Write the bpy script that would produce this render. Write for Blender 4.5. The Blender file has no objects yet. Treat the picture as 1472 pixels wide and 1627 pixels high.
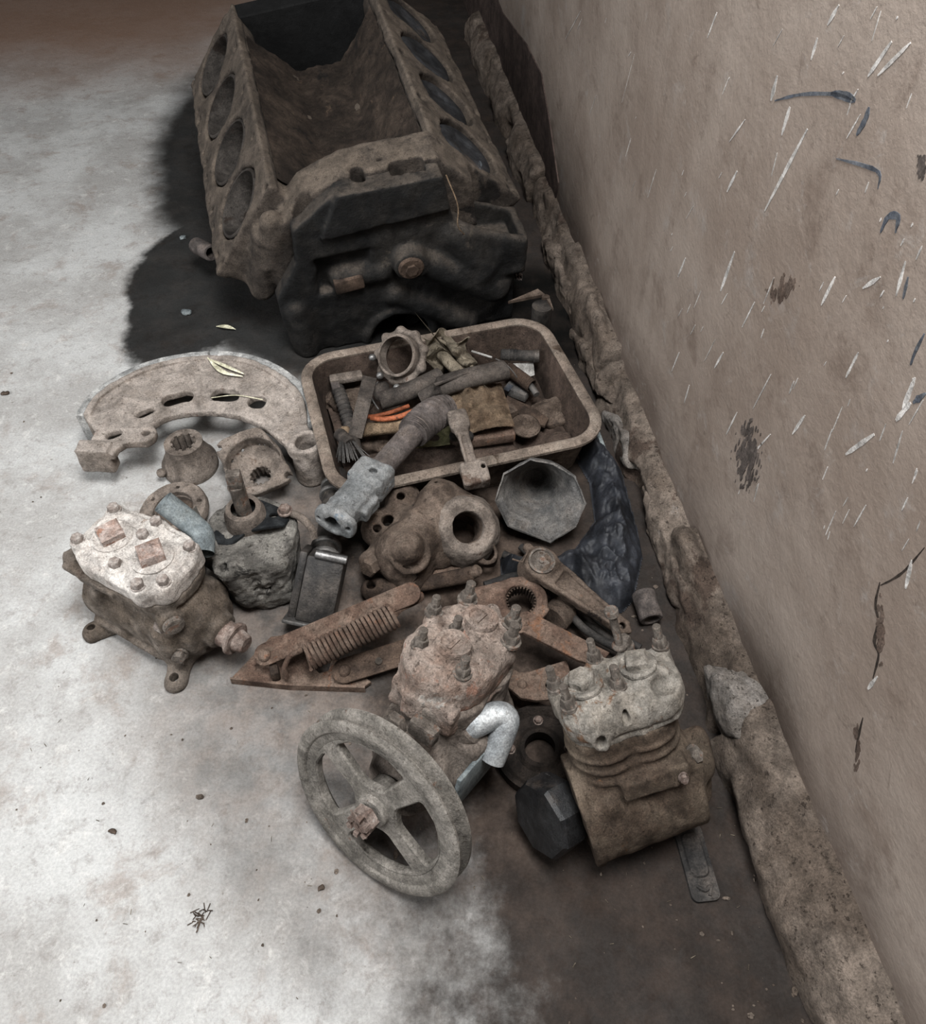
import bpy, bmesh, math, random
import numpy as np
import openvdb
from mathutils import Vector, Matrix
random.seed(4)
SC = bpy.context.scene
COL = SC.collection
# ------------------------------------------------------------------ camera
CAMH, PITCH, FPX = 1.05, 47.0, 1304.0
cd = bpy.data.cameras.new('camera'); cam = bpy.data.objects.new('camera', cd); COL.objects.link(cam)
cam.location = (0, 0, CAMH); cam.rotation_euler = (math.radians(90 - PITCH), 0, 0)
cd.sensor_fit = 'VERTICAL'; cd.sensor_height = 36.0; cd.sensor_width = 36.0 * 1472 / 1627
cd.lens = FPX / 1627 * 36.0; cd.shift_y = -77.5 / 1627; cd.clip_start = 0.02
SC.camera = cam
# ------------------------------------------------------------------ light
w = bpy.data.worlds.new('world'); SC.world = w; w.use_nodes = True
w.node_tree.nodes['Background'].inputs[0].default_value = (0.93, 0.96, 1.0, 1)
w.node_tree.nodes['Background'].inputs[1].default_value = 0.055

def area(name, loc, aim, sx, sy, power, col):
    l = bpy.data.lights.new(name, 'AREA'); l.shape = 'RECTANGLE'; l.size = sx; l.size_y = sy
    l.energy = power; l.color = col
    o = bpy.data.objects.new(name, l); COL.objects.link(o); o.location = loc
    o.rotation_euler = (Vector(aim) - Vector(loc)).to_track_quat('-Z', 'Y').to_euler()
area('doorway_daylight', (-2.1, -0.2, 1.5), (-0.1, 0.6, 0.1), 1.3, 1.5, 33, (0.97, 0.985, 1.0))
area('overhead_daylight', (0.12, 0.35, 2.1), (-0.30, 0.6, 0.0), 0.7, 0.7, 42, (0.985, 0.995, 1.0))
SC.view_settings.view_transform = 'Standard'; SC.view_settings.look = 'None'
SC.view_settings.exposure = 0.78; SC.view_settings.gamma = 1.0; SC.view_settings.use_curve_mapping = False

# ------------------------------------------------------------------ measuring helpers
_p = math.radians(PITCH); CAM = Vector((0, 0, CAMH))
def ray(u, v):
    x = (u - 736) / FPX; y = -(v - 736) / FPX
    return Vector((x, math.cos(_p) + y * math.sin(_p), -math.sin(_p) + y * math.cos(_p)))
def P(u, v, z=0.0):                    # the place at height z seen at photo pixel u, v
    d = ray(u, v); return CAM + d * ((z - CAMH) / d.z)
def on_plane(u, v, o, n):
    d = ray(u, v); n = Vector(n); return CAM + d * ((Vector(o) - CAM).dot(n) / d.dot(n))
def proj(q):
    q = Vector(q) - CAM; up = q.y * math.sin(_p) + q.z * math.cos(_p); fw = q.y * math.cos(_p) - q.z * math.sin(_p)
    return (round(736 + FPX * q.x / fw), round(736 - FPX * up / fw))
def V(*a): return Vector(a)
def frame(o, z, x=(1, 0, 0)):
    z = Vector(z).normalized(); x = Vector(x); x = (x - z * x.dot(z)).normalized(); y = z.cross(x)
    return Matrix(((x.x, y.x, z.x, o[0]), (x.y, y.y, z.y, o[1]), (x.z, y.z, z.z, o[2]), (0, 0, 0, 1)))
def move(o): return Matrix.Translation(Vector(o))
def yaw(o, deg): return Matrix.Translation(Vector(o)) @ Matrix.Rotation(math.radians(deg), 4, 'Z')

# ------------------------------------------------------------------ scene tree helpers
WM = {}
def thing(name, label, cat, M, group=None):
    if not isinstance(M, Matrix): M = move(M)
    o = bpy.data.objects.new(name, None); COL.objects.link(o); o.empty_display_size = 0.03
    o.matrix_world = M; WM[o.name] = M.copy(); o['label'] = label; o['category'] = cat
    if group: o['group'] = group
    return o
def place(name, me, parent=None, M=None, label=None):
    o = bpy.data.objects.new(name, me); COL.objects.link(o)
    if parent: o.parent = parent
    L = M if M is not None else Matrix.Identity(4)
    o.matrix_basis = L
    WM[o.name] = (WM[parent.name] @ L) if parent else L.copy()
    if label: o['label'] = label
    return o
def tag(o, label, cat, group=None):
    o['label'] = label; o['category'] = cat
    if group: o['group'] = group
    return o
def structure(o): o['kind'] = 'structure'; return o
def to_mesh(name, verts, faces, mat, sharp=35, smooth=True):
    me = bpy.data.meshes.new(name); me.from_pydata(verts, [], faces); me.materials.append(mat)
    if smooth:
        me.polygons.foreach_set('use_smooth', [True] * len(me.polygons))
        if sharp: me.set_sharp_from_angle(angle=math.radians(sharp))
    me.update(); return me

class MB:
    """collects simple solids in a bmesh; build() links them as one mesh object"""
    def __init__(s): s.bm = bmesh.new()
    def _bevel(s, geom, w, seg=2):
        es = [e for e in geom if isinstance(e, bmesh.types.BMEdge) and e.is_valid and len(e.link_faces) == 2 and e.calc_face_angle(0) > 0.6]
        if es: bmesh.ops.bevel(s.bm, geom=es, offset=w, segments=seg, affect='EDGES', profile=0.5, clamp_overlap=True)
    def box(s, c, size, R=None, bevel=0.0):
        M = Matrix.Translation(Vector(c)) @ ((R.to_4x4() if R is not None else Matrix.Identity(4))) @ Matrix.Diagonal((size[0], size[1], size[2], 1))
        r = bmesh.ops.create_cube(s.bm, size=1, matrix=M)
        if bevel: s._bevel({e for v in r['verts'] for e in v.link_edges}, bevel)
        return s
    def lathe(s, prof, M=None, seg=24, closed=False):
        """prof: list of (r, z) revolved about z of M"""
        M = M or Matrix.Identity(4); rings = []
        for r, z in prof:
            if r < 1e-6: rings.append([s.bm.verts.new(M @ V(0, 0, z))])
            else: rings.append([s.bm.verts.new(M @ V(r * math.cos(2 * math.pi * k / seg), r * math.sin(2 * math.pi * k / seg), z)) for k in range(seg)])
        pairs = list(zip(rings[:-1], rings[1:])) + ([(rings[-1], rings[0])] if closed else [])
        for a, b in pairs:
            for k in range(seg):
                k2 = (k + 1) % seg
                q = [a[k % len(a)], a[k2 % len(a)], b[k2 % len(b)], b[k % len(b)]]
                u = []
                for v in q:
                    if v not in u: u.append(v)
                if len(u) > 2:
                    try: s.bm.faces.new(u)
                    except ValueError: pass
        return s
    def cyl(s, a, b, r, r2=None, seg=20, ch=0.0):
        a = Vector(a); b = Vector(b); d = b - a; L = d.length; r2 = r if r2 is None else r2
        M = frame(a, d, (1, 0, 0) if abs(d.normalized().x) < 0.9 else (0, 1, 0))
        pr = [(0, 0), (r - ch, 0)] + ([(r, ch), (r2, L - ch)] if ch else [(r2, L)]) + [(r2 - ch, L), (0, L)]
        if not ch: pr = [(0, 0), (r, 0), (r2, L), (0, L)]
        return s.lathe(pr, M, seg)
    def tube(s, a, b, r, ri, seg=24):
        a = Vector(a); b = Vector(b); d = b - a; L = d.length; c = min(0.002, (r - ri) * 0.3)
        M = frame(a, d, (1, 0, 0) if abs(d.normalized().x) < 0.9 else (0, 1, 0))
        return s.lathe([(ri, 0), (r - c, 0), (r, c), (r, L - c), (r - c, L), (ri, L)], M, seg, closed=True)
    def sweep(s, pts, r, seg=10, closed=False, flat=1.0, caps=True):
        pts = [Vector(p) for p in pts]; n = len(pts); rr = r if isinstance(r, (list, tuple)) else [r] * n
        up = None; rings = []
        for i, p in enumerate(pts):
            if closed: t = pts[(i + 1) % n] - pts[i - 1]
            else: t = pts[min(i + 1, n - 1)] - pts[max(i - 1, 0)]
            t.normalize()
            if up is None: up = V(0, 0, 1) if abs(t.z) < 0.9 else V(1, 0, 0)
            x = t.cross(up)
            if x.length < 1e-5: x = t.orthogonal()
            x.normalize(); up2 = x.cross(t); up = up2
            rings.append([s.bm.verts.new(p + x * (rr[i] * math.cos(2 * math.pi * k / seg)) + up2 * (rr[i] * flat * math.sin(2 * math.pi * k / seg))) for k in range(seg)])
        for i in range(n if closed else n - 1):
            a = rings[i]; b = rings[(i + 1) % n]
            for k in range(seg):
                s.bm.faces.new((a[k], a[(k + 1) % seg], b[(k + 1) % seg], b[k]))
        if caps and not closed:
            if caps != 'end': s.bm.faces.new(rings[0][::-1])
            s.bm.faces.new(rings[-1])
        return s
    def prism(s, outline, z0, z1, M=None, holes=(), bevel=0.0):
        M = M or Matrix.Identity(4); es = []
        for loop in [outline] + list(holes):
            vs = [s.bm.verts.new(M @ V(x, y, z0)) for x, y in loop]
            es += [s.bm.edges.new((vs[i], vs[(i + 1) % len(vs)])) for i in range(len(vs))]
        r = bmesh.ops.triangle_fill(s.bm, edges=es, use_beauty=True, use_dissolve=False)
        fs = [g for g in r['geom'] if isinstance(g, bmesh.types.BMFace)]
        ex = bmesh.ops.extrude_face_region(s.bm, geom=fs, use_keep_orig=True)
        vs = [g for g in ex['geom'] if isinstance(g, bmesh.types.BMVert)]
        d = M.to_3x3() @ V(0, 0, z1 - z0)
        for v in vs: v.co += d
        if bevel: s._bevel({e for v in vs for e in v.link_edges if all(q in set(vs) for q in e.verts)}, bevel, 1)
        return s
    def sphere(s, c, r, seg=14, sc=(1, 1, 1)):
        M = Matrix.Translation(Vector(c)) @ Matrix.Diagonal((sc[0], sc[1], sc[2], 1))
        bmesh.ops.create_uvsphere(s.bm, u_segments=seg, v_segments=max(6, seg * 2 // 3), radius=r, matrix=M); return s
    def mesh(s, name, mat, parent=None, world=False, rough=0.0, sharp=40, smooth=True):
        if rough:
            for v in s.bm.verts: v.co += V(random.uniform(-1, 1), random.uniform(-1, 1), random.uniform(-1, 1)) * rough
        bmesh.ops.recalc_face_normals(s.bm, faces=s.bm.faces[:])
        me = bpy.data.meshes.new(name); s.bm.to_mesh(me); s.bm.free(); me.materials.append(mat)
        if world and parent: me.transform(WM[parent.name].inverted())
        if smooth:
            me.polygons.foreach_set('use_smooth', [True] * len(me.polygons)); me.set_sharp_from_angle(angle=math.radians(sharp))
        me.update(); return me
    def build(s, name, mat, parent=None, world=False, label=None, **k):
        return place(name, s.mesh(name, mat, parent, world, **k), parent, None, label)

def circ(cx, cy, r, n=16, ry=None, a0=0.0):
    ry = r if ry is None else ry
    return [(cx + r * math.cos(a0 + 2 * math.pi * k / n), cy + ry * math.sin(a0 + 2 * math.pi * k / n)) for k in range(n)]
def curve_pts(ctrl, n=8):              # Catmull-Rom through 3-D points
    c = [Vector(p) for p in ctrl]; c = [c[0] * 2 - c[1]] + c + [c[-1] * 2 - c[-2]]; out = []
    for i in range(1, len(c) - 2):
        for k in range(n):
            t = k / n; p0, p1, p2, p3 = c[i - 1:i + 3]
            out.append(0.5 * ((2 * p1) + (p2 - p0) * t + (2 * p0 - 5 * p1 + 4 * p2 - p3) * t * t + (3 * p1 - p0 - 3 * p2 + p3) * t ** 3))
    return out + [c[-2]]
def helix(a, b, R, turns, n=12, R2=None):
    a = Vector(a); b = Vector(b); M = frame(a, b - a, (1, 0, 0) if abs((b - a).normalized().x) < 0.9 else (0, 1, 0)); L = (b - a).length
    R2 = R if R2 is None else R2
    return [M @ V((R + (R2 - R) * i / (turns * n)) * math.cos(2 * math.pi * i / n), (R + (R2 - R) * i / (turns * n)) * math.sin(2 * math.pi * i / n), L * i / (turns * n)) for i in range(int(turns * n) + 1)]

def round_poly(c, r, n=5):
    out = []; N = len(c)
    for i in range(N):
        p = V(*c[i], 0); a = (V(*c[i - 1], 0) - p).normalized(); b = (V(*c[(i + 1) % N], 0) - p).normalized()
        for k in range(n + 1):
            t = k / n; q0 = p + a * r * 1.3; q1 = p + b * r * 1.3; q = q0.lerp(p, t).lerp(p.lerp(q1, t), t); out.append((q.x, q.y))
    return out

class Sdf:
    """signed-distance modelling of cast parts on a grid in local metres; meshed through openvdb"""
    def __init__(s, lo, hi, res):
        s.lo = np.array(lo, np.float32); s.res = res
        n = np.ceil((np.array(hi) - np.array(lo)) / res).astype(int) + 1; s.n = n
        ax = [(s.lo[i] + res * np.arange(n[i])).astype(np.float32) for i in range(3)]; s.ax = ax
        s.X = ax[0][:, None, None]; s.Y = ax[1][None, :, None]; s.Z = ax[2][None, None, :]
        s.d = np.full(n, 1e3, np.float32)
    def _comb(s, d, k, sub):
        if sub: d = -d
        if k <= 0: s.d = np.maximum(s.d, d) if sub else np.minimum(s.d, d); return s
        if sub:
            h = np.clip(0.5 - 0.5 * (s.d - d) / k, 0, 1); s.d = s.d * (1 - h) + d * h + k * h * (1 - h)
        else:
            h = np.clip(0.5 + 0.5 * (d - s.d) / k, 0, 1); s.d = d * (1 - h) + s.d * h - k * h * (1 - h)
        s.d = s.d.astype(np.float32); return s
    def box(s, c, size, R=None, r=0.0, k=0.0, sub=False):
        x, y, z = s.X - c[0], s.Y - c[1], s.Z - c[2]
        if R is not None:
            A = np.array(R.transposed()); x, y, z = (A[i, 0] * x + A[i, 1] * y + A[i, 2] * z for i in range(3))
        q = [np.abs(a) - (h / 2 - r) for a, h in zip((x, y, z), size)]
        o = np.sqrt(np.maximum(q[0], 0) ** 2 + np.maximum(q[1], 0) ** 2 + np.maximum(q[2], 0) ** 2) + np.minimum(np.maximum(np.maximum(q[0], q[1]), q[2]), 0) - r
        return s._comb(o, k, sub)
    def _axial(s, a, b):
        a = np.array(a, np.float32); b = np.array(b, np.float32); L = np.linalg.norm(b - a); t = (b - a) / L
        x, y, z = s.X - a[0], s.Y - a[1], s.Z - a[2]
        h = x * t[0] + y * t[1] + z * t[2]
        r = np.sqrt(np.maximum(x * x + y * y + z * z - h * h, 0)); return h, r, L
    def cyl(s, a, b, R, R2=None, rnd=0.0, k=0.0, sub=False):
        h, r, L = s._axial(a, b); R2 = R if R2 is None else R2
        c = 1 / math.sqrt(1 + ((R2 - R) / L) ** 2)
        dr = (r - (R + (R2 - R) * np.clip(h / L, 0, 1))) * c + rnd; da = np.abs(h - L / 2) - L / 2 + rnd
        o = np.sqrt(np.maximum(dr, 0) ** 2 + np.maximum(da, 0) ** 2) + np.minimum(np.maximum(dr, da), 0) - rnd
        return s._comb(o, k, sub)
    def cap(s, a, b, R, R2=None, k=0.0, sub=False):
        a = np.array(a, np.float32); b = np.array(b, np.float32); R2 = R if R2 is None else R2
        ba = b - a; L2 = float(ba @ ba) + 1e-12
        x, y, z = s.X - a[0], s.Y - a[1], s.Z - a[2]
        t = np.clip((x * ba[0] + y * ba[1] + z * ba[2]) / L2, 0, 1)
        o = np.sqrt((x - t * ba[0]) ** 2 + (y - t * ba[1]) ** 2 + (z - t * ba[2]) ** 2) - (R + (R2 - R) * t)
        return s._comb(o, k, sub)
    def sph(s, c, R, sc=(1, 1, 1), k=0.0, sub=False):
        m = min(sc)
        o = (np.sqrt(((s.X - c[0]) / sc[0]) ** 2 + ((s.Y - c[1]) / sc[1]) ** 2 + ((s.Z - c[2]) / sc[2]) ** 2) - R) * m
        return s._comb(o, k, sub)
    def tor(s, c, n, R, r, k=0.0, sub=False):
        n = np.array(Vector(n).normalized()); x, y, z = s.X - c[0], s.Y - c[1], s.Z - c[2]
        h = x * n[0] + y * n[1] + z * n[2]; q = np.sqrt(np.maximum(x * x + y * y + z * z - h * h, 0)) - R
        return s._comb(np.sqrt(q * q + h * h) - r, k, sub)
    def prism(s, poly, h0, h1, axis='z', rnd=0.0, k=0.0, sub=False):
        """polygon in the two other axes (x,y), (x,z) or (y,z), extruded along axis"""
        i, j, m = {'z': (0, 1, 2), 'y': (0, 2, 1), 'x': (1, 2, 0)}[axis]
        A, B = np.meshgrid(s.ax[i], s.ax[j], indexing='ij')
        d = np.full(A.shape, 1e9, np.float32); sg = np.ones(A.shape, np.float32); N = len(poly)
        for a in range(N):
            (x0, y0), (x1, y1) = poly[a], poly[a - 1]
            ex, ey = x1 - x0, y1 - y0; wx, wy = A - x0, B - y0
            t = np.clip((wx * ex + wy * ey) / (ex * ex + ey * ey + 1e-12), 0, 1)
            d = np.minimum(d, (wx - ex * t) ** 2 + (wy - ey * t) ** 2)
            c1 = B >= y0; c2 = B < y1; c3 = ex * wy > ey * wx
            f = (c1 & c2 & c3) | (~c1 & ~c2 & ~c3); sg = np.where(f, -sg, sg)
        d2 = sg * np.sqrt(d)
        sh = [None] * 3; sh = {'z': (slice(None), slice(None), None), 'y': (slice(None), None, slice(None)), 'x': (None, slice(None), slice(None))}[axis]
        d2 = d2[sh] + rnd; W = (s.X, s.Y, s.Z)[m]
        da = np.abs(W - (h0 + h1) / 2) - (h1 - h0) / 2 + rnd
        o = np.sqrt(np.maximum(d2, 0) ** 2 + np.maximum(da, 0) ** 2) + np.minimum(np.maximum(d2, da), 0) - rnd
        return s._comb(o, k, sub)
    def plane(s, c, n, k=0.0):           # keep the side the normal points away from
        n = Vector(n).normalized()
        return s._comb(-((s.X - c[0]) * n.x + (s.Y - c[1]) * n.y + (s.Z - c[2]) * n.z), k, True)
    def noise(s, amp, cell, seed=0, octs=3):
        rng = np.random.default_rng(seed); size = s.n * s.res
        for o in range(octs):
            c = cell / 2 ** o; m = [int(size[i] / c) + 3 for i in range(3)]
            if c < s.res * 1.5: break
            Lt = rng.uniform(-1, 1, m).astype(np.float32)
            for i in range(3):
                u = (s.ax[i] - s.lo[i]) / c; k0 = np.floor(u).astype(int); f = (u - k0).astype(np.float32); f = f * f * (3 - 2 * f)
                sh = [1, 1, 1]; sh[i] = -1; f = f.reshape(sh)
                Lt = np.take(Lt, k0, axis=i) * (1 - f) + np.take(Lt, k0 + 1, axis=i) * f
            s.d = s.d + amp / 2 ** o * Lt
        return s
    def mesh(s, name, mat, adapt=0.0):
        R = s.res; d = np.clip(s.d, -3 * R, 3 * R)
        for i in range(3):               # close at the grid's border
            sl = [slice(None)] * 3
            for e in (0, -1): sl[i] = e; d[tuple(sl)] = np.maximum(d[tuple(sl)], R * 0.5)
        g = openvdb.FloatGrid(3 * R); g.copyFromArray(np.ascontiguousarray(d.astype(np.float32))); g.transform = openvdb.createLinearTransform(R)
        pts, tri, quads = g.convertToPolygons(0.0, adapt)
        pts = np.asarray(pts, np.float32) + s.lo
        nq, nt = len(quads), len(tri)
        me = bpy.data.meshes.new(name); me.vertices.add(len(pts)); me.vertices.foreach_set('co', pts.ravel())
        loops = np.concatenate([np.asarray(quads, np.int32)[:, ::-1].ravel() if nq else np.zeros(0, np.int32), np.asarray(tri, np.int32)[:, ::-1].ravel() if nt else np.zeros(0, np.int32)])
        me.loops.add(len(loops)); me.loops.foreach_set('vertex_index', loops)
        st = np.concatenate([np.arange(nq) * 4, nq * 4 + np.arange(nt) * 3]).astype(np.int32)
        me.polygons.add(nq + nt); me.polygons.foreach_set('loop_start', st)
        me.polygons.foreach_set('use_smooth', [True] * (nq + nt))
        me.update(calc_edges=True); me.validate(); me.materials.append(mat)
        bm = bmesh.new(); bm.from_mesh(me); v = bm.calc_volume(signed=True)
        if v < 0: bmesh.ops.reverse_faces(bm, faces=bm.faces[:]); bm.to_mesh(me)
        bm.free(); return me
    def build(s, name, mat, parent=None, label=None, adapt=0.0, M=None):
        return place(name, s.mesh(name, mat, adapt), parent, M, label)

# ------------------------------------------------------------------ materials
class NT:
    def __init__(s, name):
        s.m = bpy.data.materials.new(name); s.m.use_nodes = True; s.t = s.m.node_tree
        s.b = s.t.nodes['Principled BSDF']; s.tc = s.t.nodes.new('ShaderNodeTexCoord').outputs['Object']
    def n(s, ty, **ins):
        o = s.t.nodes.new(ty)
        for k, v in ins.items():
            if hasattr(o, k) and k not in ('Scale',): setattr(o, k, v)
            else: s.link(o.inputs[k.replace('_', ' ')], v)
        return o
    def link(s, sock, v):
        if isinstance(v, bpy.types.NodeSocket): s.t.links.new(v, sock)
        elif isinstance(v, tuple) and len(v) == 3 and sock.type == 'RGBA': sock.default_value = (*v, 1)
        else: sock.default_value = v
    def noise(s, scale, detail=6, rough=0.6, dist=0.0, vec=None):
        return s.n('ShaderNodeTexNoise', Vector=vec or s.tc, Scale=scale, Detail=detail, Roughness=rough, Distortion=dist).outputs['Fac']
    def ramp(s, v, a, b, smooth=True):   # 0 at a, 1 at b
        o = s.t.nodes.new('ShaderNodeMapRange'); o.interpolation_type = 'SMOOTHSTEP' if smooth else 'LINEAR'
        s.link(o.inputs[0], v); o.inputs[1].default_value = a; o.inputs[2].default_value = b; return o.outputs[0]
    def mix(s, f, a, b, mode='MIX'):
        o = s.t.nodes.new('ShaderNodeMix'); o.data_type = 'RGBA'; o.blend_type = mode
        s.link(o.inputs[0], f); s.link(o.inputs[6], a); s.link(o.inputs[7], b); return o.outputs[2]
    def math(s, op, a, b=0.0, clamp=False):
        o = s.t.nodes.new('ShaderNodeMath'); o.operation = op; o.use_clamp = clamp
        s.link(o.inputs[0], a); s.link(o.inputs[1], b); return o.outputs[0]
    def bump(s, h, strength, dist=0.002, prev=None):
        o = s.t.nodes.new('ShaderNodeBump'); o.inputs['Strength'].default_value = strength; o.inputs['Distance'].default_value = dist
        s.link(o.inputs['Height'], h)
        if prev: s.link(o.inputs['Normal'], prev)
        return o.outputs[0]
    def blob(s, c, rx, ry, soft=0.3, wob=0.5, wscale=8, rot=0.0):
        """a soft-edged stain about c in object coordinates (x, y)"""
        mp = s.t.nodes.new('ShaderNodeMapping'); mp.vector_type = 'TEXTURE'; s.link(mp.inputs[0], s.tc)
        mp.inputs['Location'].default_value = (c[0], c[1], 0); mp.inputs['Rotation'].default_value = (0, 0, rot); mp.inputs['Scale'].default_value = (rx, ry, 1e3)
        ln = s.t.nodes.new('ShaderNodeVectorMath'); ln.operation = 'LENGTH'; s.link(ln.inputs[0], mp.outputs[0])
        d = s.math('ADD', ln.outputs['Value'], s.math('MULTIPLY', s.math('SUBTRACT', s.noise(wscale, 5, 0.6), 0.5), wob * 2))
        return s.ramp(d, 1 + soft / 2, 1 - soft / 2)
def grime(name, base, alt, s1=14, spots=None, dust=None, rough=0.85, metal=0.0, bump=0.5, fine=0.32, spec=0.18, bscale=1.0, gain=0.70):
    """weathered surface: two base tones, patches of other colours, settled dust, grain"""
    t = NT(name); q = lambda c: tuple(v * gain for v in c)
    c = t.mix(t.ramp(t.noise(s1, 10, 0.66, 0.2), 0.40, 0.60), q(base), q(alt))
    for sp in (spots or []):
        col, th, sc = sp
        c = t.mix(t.math('MULTIPLY', t.ramp(t.noise(sc, 10, 0.72, 0.4), th - 0.01, th + 0.05), 0.9), c, q(col))
    m = t.noise(62 * bscale, 9, 0.74); c = t.mix(1.0, c, t.mix(t.ramp(m, 0.30, 0.70), (1 - fine * 1.05,) * 3, (1 + fine * .8,) * 3), 'MULTIPLY')
    if dust:
        col, amt = dust
        g = t.t.nodes.new('ShaderNodeNewGeometry'); sx = t.t.nodes.new('ShaderNodeSeparateXYZ'); t.link(sx.inputs[0], g.outputs['Normal'])
        k = t.math('MULTIPLY', t.ramp(sx.outputs[2], 0.15, 0.95), t.ramp(t.noise(26, 9, 0.72), 0.62 - amt * 0.5, 0.86 - amt * 0.4))
        c = t.mix(t.math('MULTIPLY', k, min(1, amt * 1.2)), c, q(col))
    f = t.noise(420 * bscale, 4, 0.75)
    c = t.mix(1.0, c, t.mix(t.ramp(f, 0.30, 0.70), (1 - fine * 1.0,) * 3, (1 + fine * 0.9,) * 3), 'MULTIPLY')
    v = t.noise(23 * bscale, 10, 0.75, 0.6); c = t.mix(1.0, c, t.mix(t.ramp(v, 0.36, 0.62), (1 - fine * 1.1,) * 3, (1 + fine * 0.5,) * 3), 'MULTIPLY')
    pit = t.ramp(t.noise(135 * bscale, 5, 0.7), 0.60, 0.66); c = t.mix(t.math('MULTIPLY', pit, fine * 1.7), c, t.mix(1.0, c, (0.35, 0.31, 0.28), 'MULTIPLY'))
    t.link(t.b.inputs['Base Color'], c)
    t.link(t.b.inputs['Roughness'], t.math('ADD', t.math('MULTIPLY', t.noise(40, 4), 0.3), rough - 0.15, True))
    t.b.inputs['Metallic'].default_value = metal; t.b.inputs['Specular IOR Level'].default_value = spec
    h = t.math('SUBTRACT', t.math('ADD', m, t.math('MULTIPLY', f, 0.45)), t.math('MULTIPLY', pit, 0.5))
    t.link(t.b.inputs['Normal'], t.bump(h, min(1, bump * 1.3), 0.005))
    return t.m
DUST = (0.22, 0.17, 0.135)
M_block = grime('dusty_block_iron', (0.055, 0.045, 0.038), (0.10, 0.08, 0.065), 9, [((0.02, 0.018, 0.017), 0.60, 7)], ((0.17, 0.135, 0.105), 0.7), 0.9, gain=0.68)
M_oil = grime('oily_black_iron', (0.012, 0.012, 0.012), (0.030, 0.027, 0.024), 7, [((0.07, 0.058, 0.047), 0.60, 9)], ((0.115, 0.092, 0.073), 0.62), 0.7, spec=0.22, gain=0.7)
M_voidshade = grime('void_shade_black', (0.006, 0.006, 0.006), (0.010, 0.010, 0.010), 10, None, None, 0.8, spec=0.2)  # near-black colour standing in for shade in the block's rear hollow
M_liner = grime('dusty_bore_wall', (0.045, 0.038, 0.033), (0.075, 0.065, 0.057), 12, [((0.03, 0.02, 0.015), 0.56, 9)], None, 0.7)
M_piston = grime('piston_crown', (0.016, 0.017, 0.019), (0.038, 0.039, 0.042), 10, [((0.16, 0.18, 0.20), 0.64, 14), ((0.07, 0.055, 0.045), 0.60, 9)], None, 0.55, gain=1)
M_tray = grime('tray_enamel', (0.16, 0.125, 0.10), (0.23, 0.19, 0.155), 12, [((0.07, 0.045, 0.03), 0.60, 9), ((0.30, 0.36, 0.38), 0.68, 6)], (DUST, 0.5), 0.85, gain=0.95)
M_trayin = grime('tray_inside', (0.06, 0.042, 0.032), (0.10, 0.07, 0.055), 10, None, (DUST, 0.3), 0.85)
M_shoe = grime('shoe_iron', (0.27, 0.225, 0.19), (0.37, 0.32, 0.28), 10, [((0.20, 0.12, 0.09), 0.62, 12)], ((0.40, 0.35, 0.31), 0.6), 0.92, gain=0.82)
M_lining = grime('lining_grey', (0.36, 0.36, 0.35), (0.47, 0.46, 0.44), 20, None, None, 0.9, gain=0.85)
M_cast = grime('dusty_cast_iron', (0.19, 0.155, 0.13), (0.28, 0.235, 0.20), 16, [((0.12, 0.075, 0.055), 0.6, 14)], (DUST, 0.4), 0.9)
M_castd = grime('dark_brown_casting', (0.085, 0.06, 0.045), (0.15, 0.11, 0.085), 16, [((0.025, 0.02, 0.018), 0.6, 14), ((0.17, 0.09, 0.055), 0.66, 22)], (DUST, 0.5), 0.85)
M_headw = grime('chalky_head', (0.45, 0.40, 0.36), (0.56, 0.52, 0.48), 18, [((0.30, 0.22, 0.17), 0.62, 22), ((0.36, 0.20, 0.14), 0.68, 30)], ((0.52, 0.48, 0.44), 0.5), 0.92, gain=0.95)
M_body = grime('dirty_crankcase', (0.14, 0.11, 0.085), (0.22, 0.185, 0.155), 14, [((0.07, 0.05, 0.038), 0.58, 12), ((0.34, 0.34, 0.33), 0.68, 9)], (DUST, 0.4), 0.85)
M_rusthead = grime('rusty_head', (0.27, 0.19, 0.15), (0.36, 0.29, 0.245), 16, [((0.36, 0.20, 0.145), 0.57, 18), ((0.42, 0.39, 0.35), 0.60, 15)], None, 0.92, bump=0.8, gain=0.86)
M_headb = grime('pale_rusted_head', (0.25, 0.22, 0.185), (0.34, 0.31, 0.27), 14, [((0.19, 0.10, 0.055), 0.56, 15), ((0.24, 0.11, 0.06), 0.66, 34)], None, 0.9)
M_barrel = grime('brown_crankcase', (0.075, 0.052, 0.037), (0.15, 0.115, 0.085), 9, [((0.17, 0.085, 0.045), 0.64, 30), ((0.035, 0.026, 0.02), 0.62, 8)], ((0.17, 0.13, 0.10), 0.3), 0.85)
M_pulley = grime('pulley_iron', (0.21, 0.19, 0.165), (0.275, 0.25, 0.22), 22, [((0.19, 0.11, 0.075), 0.64, 28), ((0.09, 0.08, 0.07), 0.64, 40)], None, 0.85)
M_rust = grime('brown_rust', (0.15, 0.095, 0.07), (0.21, 0.15, 0.115), 26, [((0.23, 0.115, 0.07), 0.6, 30)], (DUST, 0.3), 0.9)
M_rustd = grime('dark_rust', (0.06, 0.042, 0.032), (0.11, 0.075, 0.055), 22, [((0.17, 0.085, 0.05), 0.64, 26)], None, 0.85)
M_oilrust = grime('oily_dark_rust', (0.02, 0.015, 0.012), (0.04, 0.03, 0.024), 14, [((0.08, 0.05, 0.035), 0.66, 26)], None, 0.7)
M_rusto = grime('orange_rust', (0.14, 0.088, 0.065), (0.20, 0.138, 0.105), 22, [((0.24, 0.125, 0.075), 0.58, 26)], None, 0.9)
M_boltg = grime('grey_bolt', (0.15, 0.125, 0.105), (0.23, 0.20, 0.172), 60, [((0.20, 0.12, 0.085), 0.54, 60)], None, 0.75)
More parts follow.
